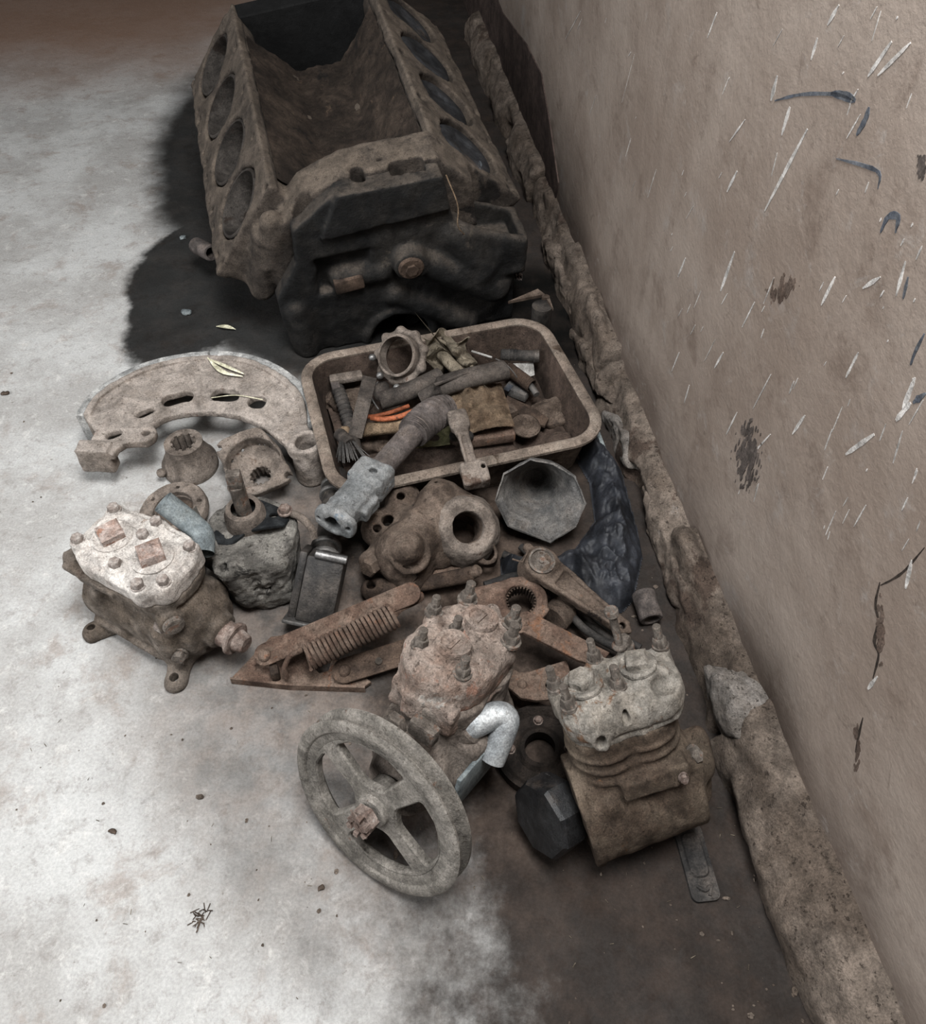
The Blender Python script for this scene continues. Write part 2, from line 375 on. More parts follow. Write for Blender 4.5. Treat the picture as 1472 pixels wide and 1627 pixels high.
M_boltr = grime('rusty_bolt', (0.20, 0.14, 0.115), (0.32, 0.255, 0.22), 60, [((0.42, 0.38, 0.35), 0.62, 60)], None, 0.85)
M_alu = grime('dull_aluminium', (0.30, 0.31, 0.31), (0.40, 0.40, 0.39), 20, [((0.19, 0.245, 0.29), 0.58, 22), ((0.25, 0.18, 0.14), 0.63, 30)], None, 0.65, metal=0.1, spec=0.4, gain=0.54)
M_zinc = grime('zinc_pipe', (0.36, 0.38, 0.39), (0.50, 0.51, 0.51), 24, [((0.20, 0.18, 0.16), 0.64, 24)], None, 0.5, metal=0.35, spec=0.5, bump=0.25, gain=0.85)
M_pipe = grime('painted_pipe', (0.20, 0.23, 0.24), (0.28, 0.31, 0.31), 30, [((0.13, 0.11, 0.10), 0.64, 30)], None, 0.7, bump=0.3, gain=0.7)
M_steel = grime('oily_steel', (0.035, 0.032, 0.03), (0.08, 0.07, 0.062), 18, [((0.14, 0.115, 0.09), 0.62, 20)], (DUST, 0.25), 0.5, metal=0.4, spec=0.5, bump=0.25, gain=0.8)
M_steel2 = grime('dull_steel', (0.10, 0.095, 0.09), (0.18, 0.17, 0.16), 18, None, (DUST, 0.3), 0.5, metal=0.4, spec=0.5, bump=0.2)
M_shine = grime('worn_steel', (0.30, 0.29, 0.28), (0.42, 0.41, 0.40), 30, None, None, 0.4, metal=0.7, spec=0.5, bump=0.15)
M_rubber = grime('black_rubber', (0.030, 0.028, 0.027), (0.055, 0.05, 0.046), 18, None, ((0.15, 0.12, 0.10), 0.35), 0.7, bump=0.35, gain=0.8)
M_hose = grime('grey_hose', (0.050, 0.042, 0.037), (0.085, 0.072, 0.062), 18, None, ((0.15, 0.12, 0.10), 0.4), 0.8, bump=0.35, gain=0.8)
M_boot = grime('dusty_boot', (0.10, 0.085, 0.078), (0.16, 0.135, 0.125), 20, None, (DUST, 0.4), 0.8, bump=0.35)
M_soot = grime('sooty_crust', (0.13, 0.12, 0.108), (0.24, 0.225, 0.20), 24, [((0.33, 0.31, 0.28), 0.60, 30), ((0.03, 0.028, 0.026), 0.60, 20)], None, 0.92, bump=1.0, gain=1.0)
M_gasket = grime('black_gasket', (0.014, 0.016, 0.018), (0.035, 0.038, 0.04), 30, None, None, 0.7)
M_horn = grime('grey_horn', (0.16, 0.155, 0.15), (0.22, 0.205, 0.19), 14, [((0.13, 0.09, 0.065), 0.62, 16)], (DUST, 0.4), 0.8)
M_bag = grime('dark_plastic_film', (0.012, 0.013, 0.016), (0.024, 0.026, 0.032), 12, None, ((0.05, 0.048, 0.05), 0.3), 0.55, spec=0.35, bump=0.2, gain=1)
M_cloth = grime('brown_cloth', (0.17, 0.115, 0.075), (0.25, 0.18, 0.12), 20, [((0.11, 0.07, 0.045), 0.6, 16)], None, 0.95, bump=0.6)
M_rag = grime('khaki_rag', (0.20, 0.165, 0.12), (0.28, 0.235, 0.175), 22, [((0.09, 0.065, 0.045), 0.6, 20)], None, 0.95, bump=0.6)
M_tan = grime('tan_wound_wire', (0.24, 0.165, 0.105), (0.32, 0.23, 0.15), 40, None, None, 0.8)
M_orange = grime('orange_sheath', (0.27, 0.075, 0.03), (0.36, 0.11, 0.05), 30, [((0.13, 0.06, 0.04), 0.64, 30)], None, 0.6, bump=0.2, gain=0.8)
M_paper = grime('dirty_paper', (0.42, 0.40, 0.37), (0.52, 0.50, 0.47), 30, [((0.22, 0.18, 0.14), 0.62, 24)], None, 0.9, gain=0.8)
M_straw = grime('dry_straw', (0.50, 0.47, 0.33), (0.66, 0.63, 0.48), 60, None, None, 0.85, bump=0.2, gain=1)
M_plaster = grime('crumbling_plaster', (0.12, 0.092, 0.072), (0.20, 0.16, 0.13), 8, [((0.075, 0.052, 0.04), 0.58, 6), ((0.30, 0.265, 0.235), 0.66, 8)], None, 0.95, bump=1.0, gain=0.9)
M_white = grime('white_splash', (0.48, 0.45, 0.42), (0.60, 0.57, 0.54), 40, None, None, 0.8, bump=0.2, gain=0.85)
M_blue = grime('blue_mark', (0.065, 0.072, 0.088), (0.10, 0.105, 0.115), 40, None, None, 0.8, bump=0.1, gain=1)
M_smoke = grime('dark_smudge', (0.085, 0.07, 0.062), (0.11, 0.09, 0.08), 40, None, None, 0.9, bump=0.1, gain=0.9)

# ------------------------------------------------------------------ setting
def floor_material():
    t = NT('worn_concrete')
    c = t.mix(t.ramp(t.noise(5, 9, 0.62), 0.38, 0.62), (0.335, 0.325, 0.31), (0.455, 0.452, 0.44))
    c = t.mix(t.math('MULTIPLY', t.ramp(t.noise(11, 9, 0.7, 0.3), 0.52, 0.68), 0.6), c, (0.24, 0.195, 0.165))
    c = t.mix(t.math('MULTIPLY', t.ramp(t.noise(30, 10, 0.78, 0.4), 0.53, 0.66), 0.6), c, (0.56, 0.545, 0.52))
    c = t.mix(t.math('MULTIPLY', t.ramp(t.noise(42, 10, 0.8, 0.3), 0.50, 0.66), 0.55), c, (0.22, 0.20, 0.185))
    c = t.mix(t.math('MULTIPLY', t.ramp(t.noise(95, 8, 0.78), 0.60, 0.70), 0.7), c, (0.15, 0.13, 0.115))
    g = t.t.nodes.new('ShaderNodeSeparateXYZ'); t.link(g.inputs[0], t.tc)
    # earth trodden in along the foot of the wall, thinning out into the room
    n = WALL_N; dist = t.math('ADD', t.math('MULTIPLY', g.outputs[0], n.x), t.math('ADD', t.math('MULTIPLY', g.outputs[1], n.y), -(WALL_P.x * n.x + WALL_P.y * n.y)))
    dd = t.math('ADD', dist, t.math('MULTIPLY', t.math('SUBTRACT', t.noise(6, 10, 0.7), 0.5), 0.62))
    c = t.mix(t.math('MULTIPLY', t.ramp(dd, 0.60, 0.34), 0.95), c, t.mix(t.ramp(t.noise(16, 8, 0.7), 0.4, 0.65), (0.010, 0.0058, 0.0038), (0.024, 0.0145, 0.010)))
    dirt2 = t.blob(P(600, 930).xy, 0.30, 0.42, 0.9, 0.45, 7); c = t.mix(t.math('MULTIPLY', dirt2, 0.85), c, t.mix(t.ramp(t.noise(13, 9, 0.7), 0.38, 0.62), (0.022, 0.015, 0.011), (0.115, 0.084, 0.066)))
    brown3 = t.blob(P(120, 10).xy, 0.85, 0.62, 1.1, 0.35, 3); c = t.mix(t.math('MULTIPLY', brown3, 0.85), c, (0.22, 0.125, 0.08))  # warm brown patch over the far left of the floor
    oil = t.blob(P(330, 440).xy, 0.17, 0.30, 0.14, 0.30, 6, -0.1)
    oil_shade = t.blob(P(360, 250).xy, 0.19, 0.60, 0.45, 0.22, 5, 0.22)  # oil stain, with shade along the block's left painted into it
    o = t.math('MAXIMUM', oil, oil_shade)
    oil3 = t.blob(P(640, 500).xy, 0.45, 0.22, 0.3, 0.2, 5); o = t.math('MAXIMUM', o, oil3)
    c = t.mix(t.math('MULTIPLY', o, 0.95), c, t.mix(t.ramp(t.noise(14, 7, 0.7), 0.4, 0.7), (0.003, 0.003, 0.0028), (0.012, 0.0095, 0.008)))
    f = t.noise(260, 5, 0.7); c = t.mix(1.0, c, t.mix(t.ramp(f, .3, .7), (0.84,) * 3, (1.10,) * 3), 'MULTIPLY')
    t.link(t.b.inputs['Base Color'], c); t.b.inputs['Roughness'].default_value = 0.95; t.b.inputs['Specular IOR Level'].default_value = 0.08
    h = t.math('ADD', t.noise(28, 9, 0.7), t.math('MULTIPLY', t.noise(150, 6, 0.7), 0.4))
    t.link(t.b.inputs['Normal'], t.bump(h, 0.55, 0.006)); return t.m
def wall_material():
    t = NT('scuffed_wall_paint')
    c = t.mix(t.ramp(t.noise(3.2, 9, 0.62), 0.36, 0.66), (0.205, 0.160, 0.130), (0.275, 0.226, 0.19))
    c = t.mix(t.math('MULTIPLY', t.ramp(t.noise(9, 9, 0.7, 0.3), 0.52, 0.68), 0.6), c, (0.125, 0.09, 0.07))
    c = t.mix(t.math('MULTIPLY', t.ramp(t.noise(5.5, 8, 0.7), 0.57, 0.70), 0.6), c, (0.27, 0.245, 0.225))
    c = t.mix(t.math('MULTIPLY', t.ramp(t.noise(46, 8, 0.75), 0.62, 0.72), 0.7), c, (0.075, 0.052, 0.04))
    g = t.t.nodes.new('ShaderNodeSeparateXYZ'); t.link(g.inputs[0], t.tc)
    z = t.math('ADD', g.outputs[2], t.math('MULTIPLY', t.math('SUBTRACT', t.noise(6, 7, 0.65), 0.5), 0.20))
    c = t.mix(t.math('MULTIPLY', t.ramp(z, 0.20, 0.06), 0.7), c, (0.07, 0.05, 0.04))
    c = t.mix(t.math('MULTIPLY', t.ramp(t.noise(22, 10, 0.78, 0.5), 0.56, 0.66), 0.45), c, (0.30, 0.27, 0.245))
    c = t.mix(t.math('MULTIPLY', t.ramp(t.noise(16, 10, 0.8, 0.8), 0.58, 0.66), 0.5), c, (0.12, 0.088, 0.07))
    f = t.noise(240, 5, 0.7); c = t.mix(1.0, c, t.mix(f, (0.8,) * 3, (1.14,) * 3), 'MULTIPLY')
    t.link(t.b.inputs['Base Color'], c); t.b.inputs['Roughness'].default_value = 0.8; t.b.inputs['Specular IOR Level'].default_value = 0.25
    h = t.math('ADD', t.noise(14, 8, 0.62), t.math('MULTIPLY', t.noise(110, 6, 0.7), 0.25))
    t.link(t.b.inputs['Normal'], t.bump(h, 0.5, 0.008)); return t.m
KERB = 0.045                                    # the plaster kerb stands this far in front of the wall
W0 = P(935, 600); W1 = P(1250, 1470); WALL_T = (W1 - W0).normalized()      # along the wall, towards the camera
WALL_N = V(-abs(WALL_T.y), -WALL_T.x, 0)        # into the room
WALL_P = W0 - WALL_N * KERB
def wall_at(u, v, off=0.0): return on_plane(u, v, WALL_P + WALL_N * off, WALL_N)
structure(MB().box((-1.2, 1.2, -0.05), (5.2, 6.0, 0.1)).build('floor', floor_material()))
WF = frame(WALL_P, (0, 0, 1), WALL_T)           # x along the wall, y away from ... z up
yin = (WF.inverted().to_3x3() @ WALL_N).y       # sign of the room side in wall coordinates
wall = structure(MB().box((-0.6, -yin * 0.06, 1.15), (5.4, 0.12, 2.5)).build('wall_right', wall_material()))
wall.matrix_basis = WF; WM[wall.name] = WF

# crumbling plaster kerb along the foot of the wall, in broken lengths
kerb = bpy.data.objects.new('baseboard_right', None); COL.objects.link(kerb); kerb.matrix_world = WF; WM[kerb.name] = WF; structure(kerb)
def along(u, v, z=0.0): return (WF.inverted() @ P(u, v, z)).x
def kerb_len(x0, x1, h, t, seed, lump=(), slope=0.5, amp=0.010, tilt=0.0):
    s = Sdf((x0 - .03, -0.02, -0.03), (x1 + .03, t + .045, h + .05), 0.005)
    s.prism([(-.015, -.02), (t, -.02), (t + tilt, h * slope), (t * 0.55, h), (-.015, h + .012)], x0, x1, 'x', rnd=0.006)
    for (lx, lz, r, sub) in lump: s.sph((lx, t if sub else t * .5, lz), r, (1.6, .55, 1.0), k=0.012, sub=sub)
    s.noise(amp, 0.075, seed, 4)
    return s
for i, (x0, x1, h, t, lumps) in enumerate([
        (-1.75, -0.66, 0.085, 0.045, [(-1.3, .09, .04, 1), (-0.95, .03, .05, 1)]),
        (-0.65, -0.33, 0.075, 0.034, [(-.5, .06, .035, 1)]),
        (-0.32, 0.03, 0.085, 0.046, [(-.25, .08, .03, 1), (-.06, .09, .03, 0)]),
        (0.04, 0.44, 0.070, 0.042, [(.12, .07, .03, 1), (.3, .02, .04, 1)]),
        (0.45, 0.72, 0.078, 0.045, [(.5, .065, .035, 0), (.60, .03, .045, 0), (.68, .08, .03, 1)]),
        (0.735, 1.6, 0.085, 0.062, [(.80, .085, .03, 1), (1.1, .09, .03, 1)])]):
    s = kerb_len(x0, x1, h, t, 20 + i, lumps)
    M = Matrix.Diagonal((1, yin, 1, 1)); me = s.mesh('plaster_section', M_plaster); me.transform(M)
    if yin < 0: me.flip_normals()
    place('plaster_section', me, kerb)
def wall_lump(name, pts, t, mat, seed, label=None):
    """broken plaster slab still stuck to the kerb, outline in photo pixels on the wall side"""
    q = [WF.inverted() @ wall_at(u, v, 0.02) for u, v in pts]; poly = [(a.x, a.z) for a in q]
    lo = (min(a[0] for a in poly) - .02, -.02, min(a[1] for a in poly) - .02); hi = (max(a[0] for a in poly) + .02, t + .03, max(a[1] for a in poly) + .02)
    s = Sdf(lo, hi, 0.003); s.prism(poly, -.01, t, 'y', rnd=0.008).noise(0.007, 0.035, seed, 4)
    me = s.mesh(name, mat); me.transform(Matrix.Diagonal((1, yin, 1, 1)))
    if yin < 0: me.flip_normals()
    return place(name, me, kerb, None, label)
M_plasterl = grime('pale_broken_plaster', (0.27, 0.235, 0.205), (0.36, 0.325, 0.295), 20, [((0.15, 0.11, 0.085), 0.6, 16)], None, 0.95, bump=1.0)
wall_lump('plaster_slab', [(1150, 1052), (1175, 1070), (1200, 1120), (1208, 1170), (1180, 1165), (1155, 1120)], 0.05, M_plasterl, 3, 'pale broken plaster slab')
wall_lump('plaster_slab', [(975, 650), (995, 660), (1015, 700), (1022, 745), (1000, 725), (982, 690)], 0.045, M_plasterl, 4, 'pale broken plaster slab')
wall_lump('plaster_slab', [(925, 520), (950, 545), (985, 640), (965, 620), (935, 560)], 0.05, M_plaster, 5)
wall_lump('plaster_slab', [(1030, 760), (1050, 790), (1105, 920), (1120, 990), (1090, 960), (1050, 850)], 0.04, M_plaster, 6)
wall_lump('plaster_slab', [(878, 372), (895, 395), (915, 450), (925, 500), (905, 470), (885, 420)], 0.045, M_plaster, 8)

q = [WF.inverted() @ wall_at(u, v) for u, v in [(690, -120), (770, -60), (800, 20), (838, 70), (862, 118), (876, 200), (889, 290), (884, 318), (866, 340), (835, 260), (735, 0)]]  # thin dark red-brown band low on the wall beside the block
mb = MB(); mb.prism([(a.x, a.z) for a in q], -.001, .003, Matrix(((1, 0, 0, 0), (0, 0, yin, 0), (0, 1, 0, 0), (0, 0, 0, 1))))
mb.build('dark_wall_band', grime('dark_red_band', (0.075, 0.052, 0.045), (0.11, 0.078, 0.066), 10, None, None, 0.85), wall, label='dark red-brown band on the wall')
# paint splashes on the wall: thin spindles of dried paint; blue scrawls and a dark smudge
def strip(mb, pts, wd, th=0.0006):
    q = [WF.inverted() @ wall_at(u, v) for u, v in pts]
    q = curve_pts(q, 4) if len(q) > 2 else [q[0].lerp(q[1], k / 5) for k in range(6)]
    n = len(q); L = []; R = []
    for i, p in enumerate(q):
        t = (q[min(i + 1, n - 1)] - q[max(i - 1, 0)]).normalized(); s = V(-t.z, 0, t.x)
        f = wd * (0.15 + math.sin(math.pi * (i + 0.3) / (n - 0.4)) ** 0.7) * random.uniform(0.75, 1.25) / 2
        L.append(p + s * f); R.append(p - s * f)
    rows = []
    for y in (-0.0005 * yin, th * yin):
        rows.append([mb.bm.verts.new(V(a.x, y, a.z)) for a in L + R[::-1]])
    mb.bm.faces.new(rows[1]); m = len(rows[0])
    for i in range(m): mb.bm.faces.new((rows[0][i], rows[0][(i + 1) % m], rows[1][(i + 1) % m], rows[1][i]))
mb = MB()
big = [((1284, 205), (1216, 335), 4.5), ((1256, 170), (1243, 215), 4), ((1236, 120), (1226, 160), 4.5), ((1168, 400), (1146, 462), 4.5), ((1172, 272), (1156, 305), 3.5),
       ((1334, 8), (1316, 40), 3), ((1300, 60), (1290, 95), 2.5), ((1418, 66), (1380, 122), 3.5), ((1448, 68), (1396, 120), 3), ((1390, 690), (1345, 722), 4), ((1328, 440), (1306, 485), 3),
       ((1400, 440), (1372, 458), 3), ((1455, 600), (1436, 650), 4), ((1448, 640), (1425, 668), 4), ((1280, 660), (1260, 690), 3), ((1440, 415), (1425, 470), 2.5), ((1185, 190), (1160, 225), 2),
       ((1080, 560), (1068, 590), 2.5), ((1096, 612), (1088, 640), 2.5), ((1172, 655), (1155, 690), 2), ((1090, 410), (1078, 440), 3.5), ((1200, 480), (1180, 520), 2), ((1365, 560), (1345, 600), 2.5),
       ((1150, 560), (1136, 585), 2.5), ((1395, 1075), (1380, 1095), 3), ((1450, 890), (1440, 935), 3), ((1225, 690), (1180, 740), 2), ((1140, 20), (1125, 60), 2)]
for a, b, wpx in big: strip(mb, [a, b], wpx * 0.00125)
for k in range(120):
    u = random.uniform(910, 1470); v = random.uniform(0, 900)
    if u < 870 + 0.36 * v + 20: continue
    L = random.expovariate(1 / 14) + 3; a = random.uniform(0.25, 0.6)
    strip(mb, [(u, v), (u - L * a, v + L)], random.uniform(0.6, 1.5) * 0.0012)
o = mb.build('paint_splash', M_white, wall, smooth=False); o['kind'] = 'stuff'
mb = MB()
for pts, wpx in [([(1232, 160), (1275, 150), (1330, 150), (1358, 160)], 3.5), ([(1322, 148), (1345, 153), (1360, 160)], 8), ([(1382, 170), (1376, 190), (1362, 215)], 6), ([(1330, 252), (1370, 262), (1398, 275), (1396, 300)], 3),
                 ([(1400, 370), (1412, 345), (1428, 345), (1424, 370)], 5), ([(1470, 530), (1455, 560), (1448, 580)], 3), ([(1472, 625), (1452, 640)], 5), ([(1444, 440), (1436, 475)], 3)]:
    strip(mb, pts, wpx * 0.0010)
mb.build('blue_scrawl', M_blue, wall, smooth=False)
def smear(name, c, rx, ry, mat, n, seed):
    rng = random.Random(seed); mb = MB()
    for k in range(n):
        a = rng.uniform(0, 6.28); r = rng.random() ** 0.7; u = c[0] + rx * r * math.cos(a); v = c[1] + ry * r * math.sin(a)
        L = rng.uniform(14, 42) * (1.1 - r); strip(mb, [(u + L * .12, v - L / 2), (u - L * .12, v + L / 2)], rng.uniform(2, 9) * (1.25 - r) * 0.0012, 0.0004 + 0.00001 * k)
    o = mb.build(name, mat, wall, smooth=False); o['kind'] = 'stuff'
mb = MB()
for pts, wpx in [([(1399, 925), (1392, 960), (1397, 990), (1390, 1020), (1397, 1040), (1388, 1078)], 3.2), ([(1372, 1140), (1366, 1165), (1360, 1195)], 2.2), ([(1128, 930), (1140, 1000), (1150, 1050)], 2), ([(1470, 870), (1440, 905), (1420, 920), (1400, 930)], 1.8), ([(1180, 1100), (1195, 1140), (1210, 1175)], 2)]: strip(mb, pts, wpx * .0012, .0004)
o = mb.build('hairline_crack', grime('crack_dark', (0.04, 0.03, 0.025), (0.06, 0.045, 0.036)), wall, smooth=False); o['kind'] = 'stuff'
smear('soot_smudge', (1188, 722), 26, 62, M_smoke, 90, 1)
M_mark = grime('brown_scuff', (0.13, 0.09, 0.07), (0.17, 0.125, 0.10), 40)
smear('brown_scuff', (1245, 462), 28, 30, M_mark, 22, 2); smear('brown_scuff', (1400, 1000), 6, 60, M_mark, 20, 5); smear('brown_scuff', (1362, 1190), 5, 45, M_mark, 12, 6); smear('brown_scuff', (1465, 265), 8, 25, M_smoke, 10, 7)

def rrect(hx, hy, r, n=7):
    out = []
    for cx, cy, a0 in ((hx - r, hy - r, 0), (-hx + r, hy - r, 90), (-hx + r, -hy + r, 180), (hx - r, -hy + r, 270)):
        for k in range(n + 1):
            a = math.radians(a0 + 90 * k / n); out.append((cx + r * math.cos(a), cy + r * math.sin(a)))
    return out
def loft(mb, loops, close=True):
    rows = [[mb.bm.verts.new(p) for p in L] for L in loops]; n = len(rows[0])
    for a, b in zip(rows[:-1], rows[1:]):
        for i in range(n): mb.bm.faces.new((a[i], a[(i + 1) % n], b[(i + 1) % n], b[i]))
    return rows
# ------------------------------------------------------------------ engine block
BX, BY, BZ = V(0.96222842, 0.23886311, 0.13061732), V(-0.25625944, 0.9566567, 0.138344), V(-0.09191065, -0.16659045, 0.98173319)
BO = P(343, 421, .17).lerp(P(832, 328, .24), 0.5)
BM = Matrix(((BX.x, BY.x, BZ.x, BO.x), (BX.y, BY.y, BZ.y, BO.y), (BX.z, BY.z, BZ.z, BO.z), (0, 0, 0, 1)))
block = thing('engine_block', 'big dusty V8 engine block with open cylinder bores against the wall', 'engine block', BM)
BL = 0.66
FLO = BM.inverted() @ V(BO.x, BO.y, 0.0); FLN = BM.to_3x3().transposed() @ V(0, 0, -1)     # the floor in block coordinates
A47 = math.radians(47)
def bank(s, sd):                               # one cylinder bank; sd = -1 left, +1 right
    ux, uz = -sd * math.cos(A47), math.sin(A47)    # up the deck, outer to inner edge
    nx, nz = sd * math.sin(A47), math.cos(A47)     # deck normal
    o = (sd * 0.297, 0.0)
    def q(a, b): return (o[0] + ux * a + nx * b, o[1] + uz * a + nz * b)
    return q
s = Sdf((-.36, -.06, -.32), (.36, .70, .22), 0.0045)
for sd in (-1, 1):
    q = bank(s, sd)
    s.prism([q(0, 0), q(.212, 0), (sd * .05, .035), (sd * .05, -.02), q(.16, -.20), q(.03, -.19), q(0.005, -.10)], 0, BL, 'y', rnd=0.003)
    s.prism([q(-.004, 0.0), q(.216, 0.0), q(.214, -.020), q(-.004, -.022)], 0, BL, 'y', rnd=0.002)
# crankcase skirt and valley floor
s.prism([(-.17, -.02), (-.10, .03), (.10, .03), (.17, -.02), (.19, -.16), (.20, -.30), (-.20, -.30), (-.19, -.16)], -0.02, BL, 'y', rnd=0.01, k=0.02)
# front end wall of the valley with its ported flange, rear wall
s.prism([(-.20, .02), (-.155, .10), (-.10, .150), (-.02, .176), (.14, .168), (.20, .10), (.20, .0)], -.05, .035, 'y', rnd=0.008, k=0.008)
# ridges behind the front plate on the left, bosses under the bank
s.cap((-.185, -.02, .07), (-.225, -.01, -.05), .024, k=0.02)
s.cap((-.165, -.035, .11), (-.175, -.03, -.10), .020, k=0.015)
for y in (.17, .33, .49):
    for sd in (-1, 1):
        s.cap((sd * .12, y, .075), (sd * .06, y + .02, .03), .012, k=0.02)
# bores, bolt holes, ports
for sd in (-1, 1):
    q = bank(s, sd)
    for i in range(4):
        y = 0.085 + 0.163 * i; a = q(.106, .02); b = q(.106, -.165)
        s.cyl((a[0], y, a[1]), (b[0], y, b[1]), .0705, sub=True)
    for i in range(5):
        y = 0.012 + 0.1605 * i
        for t_ in (.016, .197):
            a = q(t_ + (.014 if i in (0,) else 0), .02); b = q(t_, -.02); s.cyl((a[0], y, a[1]), (b[0], y, b[1]), .0072, sub=True)
    for i in range(8):
        y = 0.045 + 0.0805 * i; a = q(.012, .02); b = q(.012, -.02); s.cyl((a[0], y, a[1]), (b[0], y, b[1]), .0058, sub=True)
for x, hw, y in ((.0, .012, -.035), (.085, .030, -.04)):
    s.box((x, y - .012, .16), (hw * 2, .034, .09), r=.008, sub=True)
s.cyl((-.110, -.045, .20), (-.100, -.045, .06), .020, sub=True)
for x, z in ((-.03, -.05), (.045, -.02), (.125, -.05), (-.105, -.07)): s.cyl((x, z, .10), (x, z, .22), .005, sub=True)
# valley: a deep opening towards the rear
s.box((0, .63, .0), (.25, .22, .70), r=.03, k=0.02, sub=True)
s.noise(0.0022, 0.035, 3, 4).plane(FLO, FLN)
s.build('block_casting', M_block, block)
# timing plate on the front, with the ribs, pipes and bowl cast into it
s = Sdf((-.23, -.13, -.28), (.31, .02, .19), 0.004)
s.prism([(-.043, .174), (.139, .163), (.150, .05), (.20, .015), (.262, -.03), (.245, -.26), (-.205, -.26), (-.20, -.024), (-.142, .05), (-.134, .118)], -.085, -.052, 'y', rnd=0.006)
s.prism([(-.043, .174), (.139, .163), (.145, .09), (-.09, .09)], -.095, -.052, 'y', rnd=0.004)
s.prism([(-.11, .045), (-.01, .04), (-.02, -.03), (-.12, -.035)], -.12, -.066, 'y', rnd=0.008, k=0.01, sub=True)
s.cap((-.075, -.07, -.015), (.0, -.075, -.02), .022, k=0.012)
s.cap((.06, -.085, .0), (.21, -.085, -.12), .026, .034, k=0.015)
s.cap((.155, -.08, .02), (.19, -.09, -.06), .03, k=0.02)
s.cap((.02, -.08, -.08), (.15, -.085, -.20), .022, k=0.015)
s.cap((-.17, -.08, -.06), (-.18, -.085, -.24), .022, k=0.012)
s.cyl((.01, -.12, -.19), (.01, -.055, -.19), .062, k=0.006, sub=True)
s.tor((.01, -.085, -.19), (0, 1, 0), .068, .009, k=0.008)
s.cyl((.055, -.112, 0), (.055, -.06, 0), .03, k=0.012)
s.prism([(.15, .05), (.285, -.02), (.275, -.10), (.16, -.09)], -.10, .01, 'y', rnd=0.012, k=0.01)
s.prism([(.163, .09), (.29, .04), (.262, -.045), (.17, -.03)], -.080, -.008, 'y', rnd=0.010, k=0.008, sub=True)
for x, hw, y in ((.0, .012, -.035), (.085, .030, -.04)):
    s.box((x, y - .012, .16), (hw * 2, .034, .09), r=.008, sub=True)
s.noise(0.002, 0.03, 5, 4).plane(FLO, FLN)
s.build('timing_plate', M_oil, block)
mb = MB(); rows = loft(mb, [[V(x, .63 + y, z) for x, y in rrect(.123, .106, .03)] for z in (.03, -.27)]); mb.bm.faces.new(rows[1])  # lining that paints the shade inside the valley opening
mb.build('pit_shade_lining', M_voidshade, block)
MB().prism([(-.205, -.06), (-.150, .15), (.150, .15), (.205, -.06)], -.655, -.60, Matrix(((1, 0, 0, 0), (0, 0, -1, 0), (0, 1, 0, 0), (0, 0, 0, 1))), bevel=.003).build('rear_shade_plate', M_voidshade, block)  # black plate that paints the dark hollow between the banks
M_valley = grime('valley_dirt', (0.030, 0.022, 0.017), (0.062, 0.045, 0.034), 8, [((0.11, 0.075, 0.052), 0.62, 14), ((0.014, 0.012, 0.011), 0.60, 10)], None, 0.95)
def vall(a, b):
    x = (a - .5) * .27; y = .035 + .50 * b
    return (x, y, .0425 + max(0, abs(x) - .05) * 1.17 + .003 * math.sin(x * 90 + y * 40) * math.sin(y * 60) + .0015 * math.sin(x * 300 + y * 170))
MBV = MB()
def sheet(mb, fn, nu, nv, th=.0012):
    rows = [[mb.bm.verts.new(Vector(fn(i / nu, j / nv))) for j in range(nv + 1)] for i in range(nu + 1)]
    fs = [mb.bm.faces.new((rows[i][j], rows[i + 1][j], rows[i + 1][j + 1], rows[i][j + 1])) for i in range(nu) for j in range(nv)]
    if th: mb.bm.normal_update(); bmesh.ops.solidify(mb.bm, geom=fs, thickness=th)
    return mb
sheet(MBV, vall, 40, 60, 0).build('valley_floor', M_valley, block)
# plugs and pistons
for sd in (1,):
    q = bank(s, sd)
    for i in range(4):
        y = 0.085 + 0.163 * i; dp = (.006, .010, .004, .007)[i]
        a = q(.108, -dp); b = q(.108, -dp - .06)
        MB().lathe([(0, -.004), (.03, -.003), (.034, 0), (.058, 0), (.0645, -.004), (.0645, -.05), (0, -.05)], frame((a[0], y, a[1]), (a[0] - b[0], 0, a[1] - b[1]), (0, 1, 0)), 40).build('piston', M_piston, block)
q = bank(s, -1)
for i in range(4):
    y = 0.085 + 0.163 * i; a = q(.108, -.002); b = q(.108, -.15)
    MB().tube((b[0], y, b[1]), (a[0], y, a[1]), .0672, .0615, 40).build('cylinder_liner', M_liner, block)
MB().cyl((.055, -.118, 0), (.055, -.07, 0), .024, seg=20, ch=.003).cyl((.055, -.123, 0), (.055, -.11, 0), .012, seg=6).build('core_plug', M_rustd, block)
MB().box((-.062, -.088, -.02), (.055, .02, .03), bevel=.004).build('sender_boss', M_rustd, block)
MB().sweep(curve_pts([(.145, -.09, .16), (.155, -.11, .11), (.15, -.115, .07), (.165, -.1, .03)], 6), .0011, 5).build('thin_wire', M_tan, block)

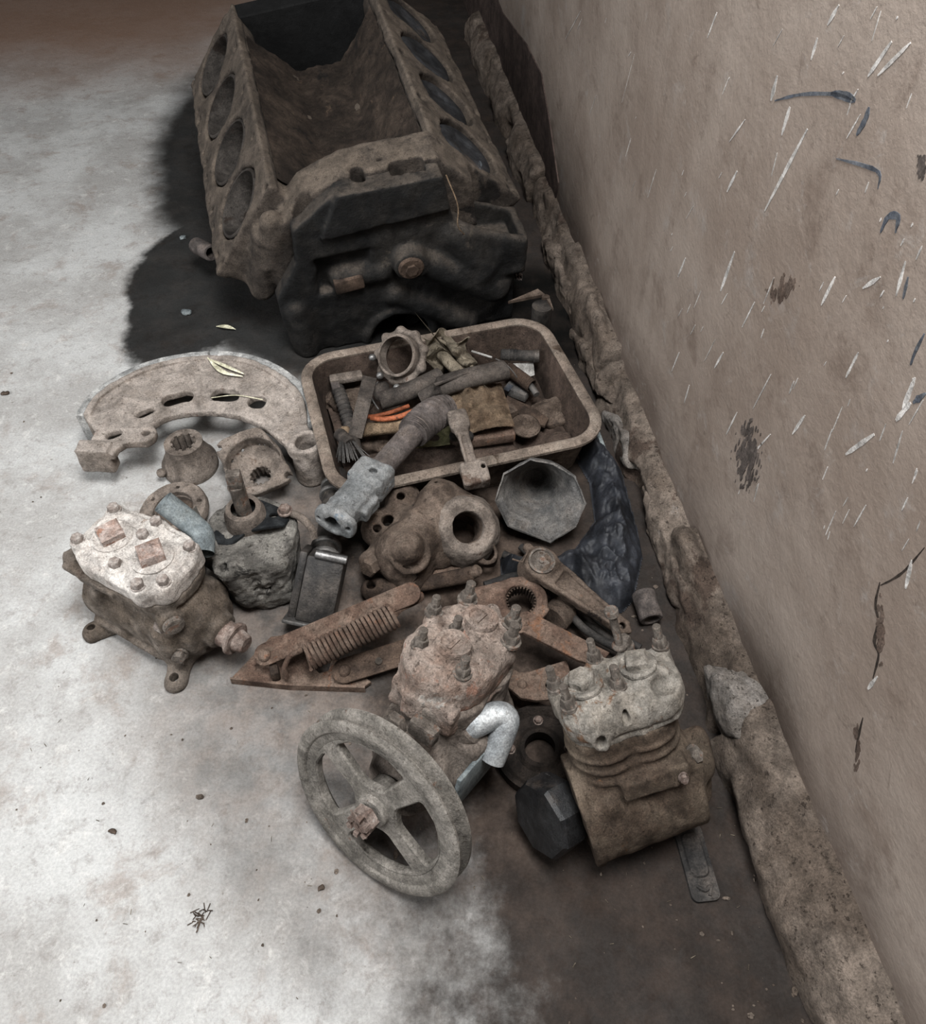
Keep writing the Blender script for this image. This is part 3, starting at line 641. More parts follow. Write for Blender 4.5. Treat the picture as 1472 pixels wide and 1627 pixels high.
# ------------------------------------------------------------------ tray of scrap
TZ = 0.10
TM = yaw(P(711, 627, TZ) * 1.0, 16.5); TM.translation.z = 0
tray = thing('enamel_tray', 'dusty rounded metal tray heaped with scrap in front of the engine block', 'tray', TM)
THX, THY = 0.226, 0.166
def lp(k, z, r=.058): return [V(x, y, z) for x, y in rrect(THX + k, THY + k, r + k)]
mb = MB(); rows = loft(mb, [lp(-.03, .004), lp(-.012, .088), lp(-.010, .094)])
mb.bm.faces.new(rows[0][::-1]); mb.build('basin', M_trayin, tray)
mb = MB(); rows = loft(mb, [lp(-.006, .090), lp(-.026, .002)]); mb.bm.faces.new(rows[1]); mb.build('outer_wall', M_tray, tray)
mb = MB(); rows = loft(mb, [lp(-.010, .092), lp(-.0105, .097), lp(-.006, .1005), lp(.004, .1005), lp(.009, .097), lp(.009, .092), lp(.004, .088), lp(-.006, .088), lp(-.010, .092)])
mb.build('rim', M_tray, tray)

# ------------------------------------------------------------------ fasteners shared by the castings
def hex_pts(r, a0=0.0, n=6): return [(r * math.cos(a0 + 2 * math.pi * k / n), r * math.sin(a0 + 2 * math.pi * k / n)) for k in range(n)]
def bolt_mesh(name, mat, af=0.0085, h=0.007, washer=0.0105, stud=0.0, sr=0.0042, ch=0.3):
    mb = MB()
    if washer: mb.cyl((0, 0, -.001), (0, 0, .0018), washer, seg=16)
    b = af * (1 - ch * .35); z = .0015
    rows = [[mb.bm.verts.new(V(x, y, zz)) for x, y in hex_pts(r)] for r, zz in ((af, z), (af, z + h * .8), (b, z + h))]
    for a, c in zip(rows[:-1], rows[1:]):
        for i in range(6): mb.bm.faces.new((a[i], a[(i + 1) % 6], c[(i + 1) % 6], c[i]))
    mb.bm.faces.new(rows[-1])
    if stud: mb.cyl((0, 0, z + h - .001), (0, 0, z + h + stud), sr, seg=10, ch=.001)
    return mb.mesh(name, mat, sharp=30)
M_boltw = grime('chalky_bolt', (0.40, 0.33, 0.29), (0.52, 0.47, 0.43), 60, [((0.34, 0.21, 0.16), 0.6, 50)], None, 0.9)
M_plug = grime('pink_rust_plug', (0.33, 0.22, 0.175), (0.46, 0.38, 0.34), 30, [((0.30, 0.15, 0.10), 0.58, 30)], None, 0.9, gain=.85)
BOLT_W = bolt_mesh('bolt', M_boltw, af=.0088, h=.009)
BOLT_R = bolt_mesh('bolt', M_boltr); BOLT_G = bolt_mesh('bolt', M_boltg, af=.0085, h=.008)
STUD_G = bolt_mesh('stud_nut', M_boltg, af=.0075, h=.008, washer=.0095, stud=.012, sr=.0045)
STUD_B = bolt_mesh('stud_nut', M_boltg, af=.0080, h=.008, washer=.0095, stud=.012, sr=.0048)
def bolt(parent, me, p, z=(0, 0, 1), sc=1.0, rot=0.0, name=None):
    M = frame(p, z, (1, 0, 0) if abs(Vector(z).normalized().x) < .9 else (0, 1, 0)) @ Matrix.Rotation(rot, 4, 'Z') @ Matrix.Scale(sc, 4)
    return place(name or me.name.split('.')[0], me, parent, M)
def plug(parent, p, mat, n=4, r=.021, h=.012, ring=.028, rot=0.6, label=None, z=(0, 0, 1), seat=None):
    """screwed plug with a square or hexagonal head on a round seat"""
    M = frame(p, z, (1, 0, 0)); mb = MB()
    sb_ = MB().lathe([(0, 0), (ring, 0), (ring, .003), (ring - .003, .0055), (ring - .006, .004), (0, .004)], M, 28)
    sb_.build('plug_seat', seat or mat, parent, rough=.0005)
    mb.prism(hex_pts(r, rot, n), .003, .003 + h, M, bevel=.0022)
    return mb.build('plug', mat, parent, label=label, rough=.0004)

# ------------------------------------------------------------------ left compressor
# local axes: x along the crankshaft, z up the cylinders
def comp_frame(o, x, z): return frame(o, z, x)
LX = (P(242, 888, .19) - P(172, 852, .19)); LX.z = 0
LO = V(-.435, .66, 0)
lc = thing('air_compressor', 'chalky white topped air compressor with two square plugs, at the left on bare concrete', 'air compressor', comp_frame(LO, LX, (0, 0, 1)) @ Matrix.Scale(.94, 4), 'old air compressors')
s = Sdf((-.135, -.10, -.012), (.15, .11, .165), .0024)
s.cyl((-.095, 0, .062), (.085, 0, .062), .0635, rnd=.008)                       # crankcase
s.box((0, 0, .012), (.17, .118, .022), r=.008, k=.02)                            # sump flange
s.cyl((.075, 0, .062), (.108, 0, .062), .058, .044, rnd=.006, k=.008)            # end cover
s.cyl((-.10, 0, .062), (-.08, 0, .062), .046, rnd=.006, k=.01)
s.cyl((.10, 0, .062), (.124, 0, .062), .026, rnd=.003, k=.008)
for x in (-.031, .031): s.cyl((x, .0, .09), (x, .0, .150), .046, rnd=.003, k=.018)   # twin cylinders
s.box((0, 0, .12), (.06, .084, .06), r=.01, k=.012)
for z in (.118, .130): 
    for x in (-.031, .031): s.tor((x, 0, z), (0, 0, 1), .046, .0035, k=.002)
s.prism(rrect(.092, .057, .050), .138, .156, 'z', rnd=.004)                                  # head flange
s.prism([(-.118, -.040), (-.10, -.060), (.0, -.062), (.0, .060), (-.09, .060)], .140, .152, 'z', rnd=.003)
s.cyl((.062, -.046, .02), (.062, -.046, .092), .020, rnd=.003, k=.012)            # front pillar
s.cap((-.062, -.05, .085), (-.05, -.052, .115), .012, k=.012)
s.cyl((.05, -.025, .118), (.088, -.045, .120), .019, rnd=.003, k=.01)
s.cap((-.08, -.062, .03), (.05, -.064, .03), .005, k=.006)
s.cap((.075, .0, .11), (.105, .0, .075), .022, k=.02)
for x, y in ((-.085, -.075), (.085, -.078), (-.09, .07)):                        # mounting ears
    s.cap((x * .8, y * .6, .006), (x, y, .006), .017, k=.01)
    s.cyl((x, y, -.02), (x, y, .04), .0065, sub=True)
s.plane((0, 0, 0), (0, 0, -1))
s.noise(.0011, .018, 7, 4)
s.build('crankcase', M_body, lc)
s = Sdf((-.10, -.068, .15), (.10, .068, .205), .0022)
s.prism([(x * 1.0, y * 1.0) for x, y in rrect(.090, .057, .050, 6)], .154, .186, 'z', rnd=.006)
s.prism([(x * 1.0, y * 1.0) for x, y in rrect(.080, .047, .040, 6)], .180, .190, 'z', rnd=.003, k=.004)
for x in (-.040, .036): s.cyl((x, -.002, .18), (x, -.002, .193), .031, rnd=.003, k=.005)
HB = [(-.078, -.030), (-.074, .036), (-.002, .047), (.070, .036), (.078, -.026), (.052, -.047), (.0, -.036), (-.002, .020)]
for x, y in HB: s.cyl((x, y, .155), (x, y, .192), .0125, rnd=.003, k=.008)
s.noise(.0013, .016, 9, 4)
lhead = s.build('cylinder_head', M_headw, lc)
plug(lhead, (-.040, -.002, .192), M_plug, 4, .0225, .014, .029, .35, 'rusty square plug', seat=M_headw); plug(lhead, (.036, -.002, .192), M_plug, 4, .0235, .015, .030, .2, 'rusty square plug', seat=M_headw)
for i, (x, y) in enumerate(HB): bolt(lhead, BOLT_W, (x, y, .191), (0, 0, 1), 1.0, i * .7)
bolt(lc, BOLT_W, (.062, -.046, .091), (0, 0, 1), 1.45); bolt(lc, BOLT_G, (.088, -.055, .055), (.5, -1, .1), 1.2)
MB().cyl((.086, -.044, .120), (.094, -.048, .1205), .0155, seg=24, ch=.002).build('port_cap', M_boltg, lc)
PS = [P(322, 880, .150), P(322, 852, .158), P(306, 834, .168), P(285, 817, .182), P(259, 797, .202)]
MB().sweep(curve_pts(PS, 6), .0160, 18, caps=False).sweep(curve_pts(PS[::-1], 6)[:20], .0132, 18, caps='end').build('pipe_stub', M_pipe, lc, world=True, label='blue-grey pipe stub with an open end')
mb = MB(); mb.cyl((.12, 0, .062), (.142, 0, .062), .021, .019, seg=24, ch=.002).cyl((.142, 0, .062), (.150, 0, .062), .025, seg=24, ch=.002).cyl((.150, 0, .062), (.168, 0, .062), .017, .0135, seg=24, ch=.002)
mb.build('shaft', M_boltr, lc, label='rusty tapered crankshaft end')

# ------------------------------------------------------------------ middle compressor with its pulley
PN = V(-.55, -.77, .30).normalized(); PC = P(603, 1277, .114)
MU = (V(0, 0, 1) - PN * PN.z).normalized()
MO = PC - PN * .135 - MU * .062
mc = thing('air_compressor', 'rust-headed air compressor leaning back behind its spoked pulley', 'air compressor', comp_frame(MO, PN, MU), 'old air compressors')
s = Sdf((-.10, -.085, -.01), (.115, .085, .18), .0024)
s.cyl((-.075, 0, .060), (.085, 0, .062), .058, .056, rnd=.008)
s.box((0, 0, .018), (.12, .10, .034), r=.008, k=.015)
s.cyl((.075, 0, .062), (.113, 0, .062), .050, .036, rnd=.004, k=.008)
for x in (-.028, .028): s.cyl((x, 0, .08), (x, 0, .168), .047, rnd=.003, k=.016)
s.box((0, 0, .11), (.06, .088, .06), r=.01, k=.01)
s.box((.02, .052, .085), (.075, .03, .085), r=.008, k=.01)                       # side cover
s.cyl((.03, -.04, .07), (.03, -.066, .07), .024, rnd=.003, k=.01)
s.noise(.0011, .018, 17, 4)
s.build('crankcase', M_cast, mc)
DZ = .034
s = Sdf((-.10, -.075, .080), (.10, .075, .200), .0022)
s.prism([(x, y) for x, y in rrect(.086, .061, .060, 9)], .124, .174, 'z', rnd=.013)
s.prism([(x, y) for x, y in rrect(.080, .056, .055, 9)], .085, .140, 'z', rnd=.004)
s.prism([(x, y) for x, y in rrect(.089, .063, .062, 9)], .122, .130, 'z', rnd=.003)
s.prism([(x, y) for x, y in rrect(.072, .047, .042, 6)], .165, .180, 'z', rnd=.006, k=.008)
for x in (-.036, .030): s.cyl((x, .003, .17), (x, .003, .187), .026, rnd=.004, k=.006)
MBT = [(-.070, .034), (-.066, -.036), (-.040, .050), (.0, -.012), (-.012, -.055), (.050, -.032), (.052, .034), (-.078, 0)]
for x, y in MBT: s.cyl((x, y, .15), (x, y, .178), .0115, rnd=.003, k=.008)
s.box((.076, .034, .126), (.02, .036, .040), r=.003, k=.003); s.box((.082, -.006, .122), (.018, .032, .036), r=.003, k=.003)
s.box((.060, -.036, .112), (.03, .03, .04), r=.004, k=.004)
s.noise(.0017, .014, 19, 4)
MHM = move((-.004, -.012, DZ)) @ Matrix.Diagonal((.88, .90, 1, 1)); me = s.mesh('cylinder_head', M_rusthead); me.transform(MHM); mhead = place('cylinder_head', me, mc)
for x in (-.036, .030):
    c = MHM @ V(x, .003, .187)
    MB().lathe([(0, .003), (.013, .003), (.015, .006), (.0205, .006), (.0215, .002), (.0215, -.004)], frame(c, (0, 0, 1), (1, 0, 0)), 26).box((c.x, c.y, c.z + .003), (.020, .005, .005), bevel=.001).build('plug', M_rusthead, mhead, rough=.0005)
for i, (x, y) in enumerate(MBT):
    if i != 7: bolt(mhead, STUD_G, MHM @ V(x, y, .178), (0, 0, 1), (1.35 if i in (0, 1, 2) else 1.2), i)
bolt(mc, BOLT_R, (-.03, -.062, .125 + DZ), (0, -1, .2), 1.3); bolt(mc, BOLT_R, (.0, -.07, .062), (0, -1, 0), 1.1)
MB().box((.090, .012, .122 + DZ), (.016, .034, .022), bevel=.003).prism(hex_pts(.015), 0, .012, frame((.100, -.018, .118 + DZ), (1, 0, .2), (0, 1, 0)), bevel=.002).build('square_fitting', M_boltg, mc)
# zinc elbow on the right-hand side, bending down
def rod_world(parent, pts, r, name, mat, label=None, seg=18, n=6):
    return MB().sweep(curve_pts(pts, n), r, seg).build(name, mat, parent, world=True, label=label)
e0 = MU * .1 + MO
ELB = [P(730, 1164, .146), P(760, 1149, .158), P(788, 1136, .160), P(804, 1141, .156), P(801, 1160, .147), P(782, 1207, .120)]
MB().cyl(P(712, 1175, .128), P(752, 1153, .155), .0195, seg=22, ch=.003).build('port_flange', M_cast, mc, world=True)
mb = MB().sweep(curve_pts(ELB, 6), .0155, 20, caps=False); mb.sweep(curve_pts(ELB[:2:-1], 6), .0125, 20, caps='end')
mb.build('pipe_elbow', M_zinc, mc, world=True, label='bright zinc pipe elbow')
MB().box((.045, .066, .085), (.085, .006, .06), bevel=.002).build('side_plate', M_pipe, mc)
# pulley: V-groove rim, four spokes, hub, castellated nut (x is the shaft axis in local coordinates)
R_ = .116; prof_f = []
pul = MB(); PF = frame((.135, 0, .062), (1, 0, 0), (0, 1, 0))
rim = MB().lathe([(R_ - .027, -.004), (R_ - .020, -.010), (R_ - .004, -.015), (R_, -.013), (R_, -.009), (R_ - .013, -.002), (R_ - .013, .001), (R_ - .001, .007), (R_, .010), (R_ - .003, .0125), (R_ - .013, .0135), (R_ - .0145, .0125), (R_ - .016, .0105), (R_ - .024, .0095), (R_ - .027, .008), (R_ - .027, -.004)], PF, 80)
prim = rim.build('pulley', M_pulley, mc)
holes = []
for q in range(4):
    a = math.radians(q * 90 + 105); pol = lambda rr, t: (rr * math.cos(a + math.radians(t)), rr * math.sin(a + math.radians(t)))
    holes.append(round_poly([pol(.033, -24), pol(.0835, -35), pol(.0885, -14), pol(.0885, 14), pol(.0835, 35), pol(.033, 24)], .0055, 4))
MB().prism(circ(0, 0, R_ - .0255, 72), -.001, .0088, PF, holes, bevel=.002).build('spoke_web', M_pulley, prim)
MB().lathe([(0, .016), (.018, .016), (.020, .014), (.0205, .008), (.024, .003), (.024, -.02), (0, -.02)], PF, 32).build('hub', M_pulley, prim)
mb = MB().prism(hex_pts(.0165, .3), .020, .032, PF, bevel=.001)
for k in range(6):
    a = math.radians(60 * k + 30); mb.box(PF @ V(.0115 * math.cos(a), .0115 * math.sin(a), .0355), (.009, .006, .006), (PF.to_3x3() @ Matrix.Rotation(a, 3, 'Z') @ Matrix.Rotation(math.radians(90), 3, 'Y')))
mb.cyl(PF @ V(0, 0, .03), PF @ V(0, 0, .037), .008, seg=12)
mb.sweep([PF @ V(-.013, .016, .036), PF @ V(0, 0, .037), PF @ V(.013, -.010, .036)], .0014, 6)
mb.build('castellated_nut', M_boltr, prim, label='castellated nut with a split pin')

# ------------------------------------------------------------------ right compressor
RX = V(1, .27, .20).normalized(); RU = V(-.20, .40, .90); RU = (RU - RX * RU.dot(RX)).normalized()
RC = P(1014, 1258, .084); RO = RC - RU * .062
rc = thing('air_compressor', 'grey and rust-brown air compressor with a black octagonal cap, lying against the kerb', 'air compressor', comp_frame(RO, RX, RU) @ Matrix.Diagonal((.78, .86, 1.06, 1)), 'old air compressors')
s = Sdf((-.115, -.085, -.015), (.125, .085, .18), .0024)
s.cyl((-.088, 0, .062), (.085, 0, .062), .064, .060, rnd=.006)
s.cyl((-.094, 0, .062), (-.080, 0, .062), .066, rnd=.003)
for x in (-.030, .030): s.cyl((x, 0, .08), (x, 0, .172), .050, rnd=.003, k=.016)
s.box((0, 0, .11), (.06, .088, .06), r=.01, k=.01)
for z in (.124, .138, .152):
    for x in (-.030, .030): s.tor((x, 0, z), (0, 0, 1), .0505, .003, k=.002)
s.box((.018, -.046, .116), (.098, .040, .024), r=.004, k=.004)                    # flange plate facing the viewer
s.cap((.055, -.035, .085), (.095, -.02, .085), .022, k=.015); s.cap((.09, -.01, .04), (.105, .0, .10), .018, k=.015)
s.cap((.075, -.04, .11), (.10, -.03, .09), .012, k=.010)
s.sph((-.05, -.05, .095), .012, k=.01)
s.noise(.0012, .02, 27, 4)
s.build('crankcase', M_barrel, rc)
s = Sdf((-.112, -.075, .125), (.112, .075, .205), .0022)
s.prism([(x, y) for x, y in rrect(.096, .060, .050, 6)], .150, .180, 'z', rnd=.010)
s.prism([(x, y) for x, y in rrect(.092, .056, .050, 6)], .143, .152, 'z', rnd=.003)
s.prism([(x, y) for x, y in rrect(.080, .045, .040, 6)], .17, .186, 'z', rnd=.008, k=.010)
for x in (-.046, .040): s.cyl((x, .002, .175), (x, .002, .191), .029, rnd=.004, k=.006)
RZ = .026
RBT = [(-.086, .020), (-.078, -.024), (-.012, .048), (.040, .055), (.088, .030), (.0, -.020)]
for x, y in RBT: s.cyl((x, y, .15), (x, y, .186), .0125, rnd=.003, k=.010)
s.cyl((-.052, -.063, .156), (-.052, -.03, .160), .013, rnd=.002, k=.004); s.cyl((-.052, -.09, .154), (-.052, -.052, .158), .0075, sub=True)
s.cyl((-.008, -.052, .16), (-.008, -.03, .182), .013, k=.008); s.cyl((-.008, -.06, .17), (-.008, -.04, .178), .005, sub=True)
s.sph((.062, -.034, .182), .014, sc=(1.3, 1, .8), sub=True, k=.006)
s.noise(.0016, .018, 29, 4)
RHM = move((.010, .006, RZ)) @ Matrix.Diagonal((.95, .96, 1, 1)); me = s.mesh('cylinder_head', M_headb); me.transform(RHM); rhead = place('cylinder_head', me, rc)
plug(rhead, RHM @ V(-.046, .002, .191), M_headb, 6, .020, .010, .029, .2); plug(rhead, RHM @ V(.040, .002, .191), M_headb, 4, .021, .010, .027, .5)
for i, (x, y) in enumerate(RBT): bolt(rhead, STUD_B if i != 3 else BOLT_G, RHM @ V(x, y, .187), (0, 0, 1), 1.3, i)
MB().cyl((.040, .055, .19 + RZ), (.040, .055, .235 + RZ), .0062, seg=14, ch=.001).cyl((.040, .055, .232 + RZ), (.040, .055, .242 + RZ), .0105, seg=14, ch=.002).cyl((.040, .055, .19 + RZ), (.040, .055, .196 + RZ), .012, seg=14, ch=.002).build('long_stud', M_boltg, rhead, label='tall grey stud with a round head')
bolt(rc, BOLT_G, (.085, -.036, .112), (.3, -.7, .5), 1.2); bolt(rc, BOLT_R, (.055, -.069, .116), (0, -1, 0), .7)
# black octagonal cap on the crank end
CN = V(-.80, -.52, .30).normalized(); CF = frame(P(893, 1284, .060), CN, (0, 0, 1))
mb = MB()
rows = [[mb.bm.verts.new(CF @ V(x, y, z)) for x, y in hex_pts(r, .25, 8)] for r, z in ((.044, 0), (.0465, .010), (.0465, .032), (.043, .037), (.016, .040))]
for a, b in zip(rows[:-1], rows[1:]):
    for i in range(8): mb.bm.faces.new((a[i], a[(i + 1) % 8], b[(i + 1) % 8], b[i]))
mb.bm.faces.new(rows[-1]); mb.bm.faces.new(rows[0][::-1])
M_cap = grime('scuffed_black_plastic', (0.010, 0.010, 0.011), (0.024, 0.024, 0.025), 16, [((0.20, 0.19, 0.18), 0.66, 40)], (DUST, 0.25), 0.4, spec=0.4, bump=0.25)
mb.build('octagonal_cap', M_cap, rc, world=True, label='black octagonal end cap', sharp=20)
# dark drive wheel lying flat beside it
wf = frame(P(858, 1192, .016), V(-.05, -.05, .99), (1, 0, 0)) @ Matrix.Scale(.9, 4)
wh = thing('drive_wheel', 'dark dirty wheel lying tilted behind the black octagonal cap', 'wheel', wf)
MB().lathe([(.022, -.012), (.030, -.012), (.034, -.005), (.052, -.006), (.060, -.014), (.064, -.012), (.064, .012), (.058, .014), (.050, .005), (.034, .006), (.028, .012), (.022, .012), (.022, -.012)], None, 48).build('rim', M_oilrust, wh)
for k in range(4):
    a = k * 1.57; bolt(wh, BOLT_R, (.042 * math.cos(a), .042 * math.sin(a), .005), (0, 0, 1), .7)

# ------------------------------------------------------------------ left group on the concrete
# brake shoe lying on its side
SZ = .080
sh = thing('brake_shoe', 'large grey curved brake shoe with slotted web, lying at the left of the tray', 'brake shoe', move(P(315, 650, 0)))
SI = WM[sh.name].inverted()
def sl(pts, z=SZ): return [tuple((SI @ P(u, v, z)).xy) for u, v in pts]
def dense(pts, n=6, closed=False): return [(p.x, p.y) for p in curve_pts([(x, y, 0) for x, y in pts], n)]
OUT = [(134, 662), (150, 634), (182, 610), (230, 586), (290, 571), (345, 567), (395, 573), (440, 592), (473, 620), (487, 648), (489, 676)]
INN = [(240, 676), (262, 663), (300, 655), (345, 654), (385, 662), (420, 679), (448, 702)]
outer = dense(sl(OUT), 4); inner = dense(sl(INN), 4)
lo_ = dense(sl([(150, 668), (170, 650)]), 1)
web_poly = outer + sl([(500, 695), (490, 720), (468, 722)]) + inner[::-1] + sl([(243, 690), (232, 702), (214, 702), (198, 704), (186, 712), (180, 722), (140, 716), (146, 694), (150, 682)])
allx = [p[0] for p in web_poly]; ally = [p[1] for p in web_poly]
s = Sdf((min(allx) - .02, min(ally) - .03, -.006), (max(allx) + .02, max(ally) + .02, SZ + .03), .0026)
s.prism(web_poly, SZ - .014, SZ, 'z', rnd=.002)
def ring_strip(path, wd):              # closed outline of a strip of width wd on the inside of path
    L = []
    for i, p in enumerate(path):
        a = path[max(i - 1, 0)]; b = path[min(i + 1, len(path) - 1)]; d = V(b[0] - a[0], b[1] - a[1], 0).normalized()
        L.append((p[0] + d.y * wd, p[1] - d.x * wd))
    return list(path) + L[::-1]
s.prism(ring_strip(outer, .012), .004, SZ + .006, 'z', rnd=.002)
c0 = SI @ P(487, 702, SZ + .004)
s.cyl((c0.x, c0.y, .0), (c0.x, c0.y, SZ + .006), .0275, rnd=.003, k=.010)
s.cyl((c0.x, c0.y, -.02), (c0.x, c0.y, SZ + .03), .0185, sub=True)
pts_ear = sl([(232, 688)])[0]; s.cyl((pts_ear[0], pts_ear[1], SZ - .014), (pts_ear[0], pts_ear[1], SZ), .018, rnd=.002, k=.008)
foot = sl([(158, 716)], .062)[0]
s.box((foot[0], foot[1] - .012, .060), (.056, .026, .052), Matrix.Rotation(math.radians(-4), 3, 'Z'), r=.003, k=.004)
for (u0, v0), (u1, v1), rr in (((270, 635), (293, 630), .0145), ((350, 627), (366, 628), .0165), ((408, 638), (410, 638), .0155), ((222, 658), (238, 652), .0075), ((176, 692), (186, 688), .009), ((232, 688), (232, 688.5), .006)):
    a = sl([(u0, v0)])[0]; b = sl([(u1, v1)])[0]
    A, B = np.array(a), np.array(b); L = B - A; X2 = s.X - A[0]; Y2 = s.Y - A[1]; t = np.clip((X2 * L[0] + Y2 * L[1]) / (L @ L + 1e-9), 0, 1)
    s._comb((np.sqrt((X2 - t * L[0]) ** 2 + (Y2 - t * L[1]) ** 2) - rr) + 0 * s.Z, .002, True)
for (u0, v0), (u1, v1) in (((310, 600), (314, 640)), ((192, 628), (205, 648)), ((205, 648), (215, 660)), ((440, 610), (436, 640))):
    a = sl([(u0, v0)])[0]; b = sl([(u1, v1)])[0]; s.cap((*a, SZ + .001), (*b, SZ + .001), .0026, sub=True)
for (u0, v0), (u1, v1) in (((316, 598), (320, 638)),):
    a = sl([(u0, v0)])[0]; b = sl([(u1, v1)])[0]; s.cap((*a, SZ), (*b, SZ), .0030, k=.004)
s.noise(.0012, .02, 41, 4); s.build('shoe_casting', M_shoe, sh)
hl = len(outer) // 2
for seg in (outer[:hl - 0], outer[hl + 0:]):
    path = [(p[0], p[1]) for p in seg]; st = ring_strip([(p[0], p[1]) for p in path], -.014)
    MB().prism(st, .012, SZ + .004, None, bevel=.002).build('brake_lining', M_lining, sh, rough=.0004)

# splined hub with a flange, behind the square plate
hb = thing('splined_hub', 'small upright splined hub on a round flange under the brake shoe', 'hub', move(P(305, 742, 0)))
def splined_ring(mb, M, R, r, z0, z1, teeth, depth):
    out = circ(0, 0, R, 36); inn = []
    for k in range(teeth):
        for dd, rr in ((-.28, r), (.22, r), (.27, r - depth), (.72 - .0, r - depth)):
            a = 2 * math.pi * (k + dd) / teeth; inn.append((rr * math.cos(a), rr * math.sin(a)))
    return mb.prism(out, z0, z1, M, [inn], bevel=0)
mb = splined_ring(MB(), None, .032, .0215, .016, .062, 10, .004); mb.lathe([(.029, .06), (.032, .058), (.033, .045), (.035, .04), (.040, .03), (.046, .018), (.029, .018), (.029, .06)], None, 36)
mb.build('splined_collar', M_cast, hb, rough=.0003)
MB().lathe([(.024, 0), (.046, 0), (.047, .003), (.047, .016), (.045, .019), (.024, .019), (.024, 0)], None, 40).cyl((-.036, -.022, .01), (-.040, -.036, .024), .008, seg=10, ch=.002).build('flange', M_cast, hb, rough=.0003)

# square flange plate with a splined bore
qf = frame(P(402, 735, .058), V(-.05, -.30, .95), P(468, 755, .05) - P(340, 716, .05))
fp = thing('flange_plate', 'square-cornered flange plate with a dished splined bore and a short stud', 'flange', qf)
QI = qf.inverted()
def qp(u, v): 
    p = QI @ on_plane(u, v, qf.translation, qf.to_3x3() @ V(0, 0, 1)); return (p.x, p.y)
cor = [qp(*c) for c in ((346, 712), (412, 684), (460, 756), (392, 784))]
s = Sdf((-.085, -.085, -.062), (.085, .085, .02), .0022)
s.prism(round_poly([(x * 1.2, y * 1.2) for x, y in cor], .020), -.012, .004, 'z', rnd=.003)
s.cyl((0, 0, -.045), (0, 0, -.008), .035, .050, k=.008)
s.cyl((0, 0, -.022), (0, 0, .02), .043, .047, sub=True)
s.cyl((.012, -.010, -.06), (.012, -.010, .0), .0175, sub=True)
for k in range(12):
    a = 2 * math.pi * k / 12; s.box((.012 + .0175 * math.cos(a), -.010 + .0175 * math.sin(a), -.034), (.006, .004, .03), Matrix.Rotation(a, 3, 'Z'))
for k in (0, 2):
    x, y = cor[k]; s.cyl((x * .97, y * .97, -.03), (x * .97, y * .97, .02), .0058, sub=True)
s.noise(.0009, .016, 43, 4); s.build('plate', M_cast, fp)
x, y = qp(376, 775); MB().cyl((x, y, .0), (x - .004, y + .004, .026), .0085, .0075, seg=16, ch=.002).lathe([(0, .003), (.013, .003), (.0135, .006), (.009, .010), (0, .010)], move((x, y, 0)), 20).build('stud', M_cast, fp)

# ring flange leaning behind the left compressor
rf = frame(P(276, 812, .022), V(-.10, -.10, .98), (1, 0, 0))
rg = thing('ring_flange', 'dusty round ring flange with small bolt holes, half under the grey pipe stub', 'flange', rf)
mb = MB().prism(circ(0, 0, .056, 48), -.008, .006, None, [circ(0, .002, .033, 36)] + [circ(.045 * math.cos(a), .045 * math.sin(a), .0035, 8) for a in (.35, 1.6, 2.6, 3.7, 5.2)], bevel=.002)
mb.lathe([(.033, -.02), (.040, -.02), (.040, -.006), (.033, -.006), (.033, -.02)], None, 36)
mb.build('ring', M_cast, rg, rough=.0005); MB().lathe([(0, -.014), (.034, -.014), (.034, -.018), (0, -.018)], None, 30).build('back_plate', M_castd, rg)

# soot-caked pump with an upright square-ended shaft
so = thing('soot_caked_pump', 'soot-crusted cylindrical pump standing with a square-ended shaft on top', 'pump', yaw(P(418, 915, 0), 8) @ Matrix.Scale(1.06, 4))
s = Sdf((-.085, -.075, -.004), (.085, .075, .125), .0022)
s.cyl((0, 0, .0), (0, 0, .104), .057, .064, rnd=.004)
s.cyl((-.012, -.052, .02), (-.030, -.056, .105), .014, k=.012);
s.box((.022, -.032, .05), (.05, .05, .09), r=.008, k=.02)
s.cap((.006, -.066, .04), (.006, -.066, .085), .006, k=.004, sub=True)
s.cyl((-.03, -.056, .09), (-.031, -.056, .12), .0065, sub=True)
s.noise(.0024, .020, 51, 5); s.noise(.0012, .007, 52, 3)
for (x0, z0, x1, z1) in ((-.03, .03, -.012, .055), (-.012, .055, .02, .05), (-.012, .055, -.02, .085), (.02, .05, .045, .07), (.02, .05, .03, .02)):
    s.cap((x0, -.064 + abs(x0) * .35, z0), (x1, -.064 + abs(x1) * .35, z1), .0028, sub=True)
s.build('crusted_body', M_soot, so, label='cracked soot-caked body')
gk = [( -.060, -.012), (-.045, .026), (-.020, .045), (.020, .044), (.052, .026), (.066, .0), (.060, -.022), (.030, -.030), (.0, -.022), (-.030, -.040), (-.050, -.036)]
gk = [(x * .82, y * .8 + .012) for x, y in gk]
mb = MB().prism(gk, .104, .109, None, [circ(-.028, -.002, .006, 12), circ(.034, .016, .006, 12)], bevel=.001)
for v in mb.bm.verts: v.co.z += .010 * math.sin(v.co.x * 55) + .006 * math.cos(v.co.y * 70 + 1)
mb.build('gasket', M_gasket, so, label='buckled black gasket')
MB().sweep(curve_pts([(.055, .02, .112), (.072, .008, .112), (.085, -.008, .104), (.086, -.016, .094)], 5), .0055, 10).build('bracket_tab', M_cast, so)
bolt(so, BOLT_R, (.050, .020, .116), (0, 0, 1), 1.0)
MB().lathe([(.017, .100), (.029, .100), (.028, .122), (.024, .132), (.017, .133)], move((-.004, .020, 0)), 28).build('collar', M_cast, so)
MB().cyl((-.004, .020, .10), (-.004, .020, .178), .0105, seg=24).box((-.004, .020, .188), (.019, .014, .030), bevel=.002).build('square_shaft', M_boltg, so, label='grey square-ended shaft')
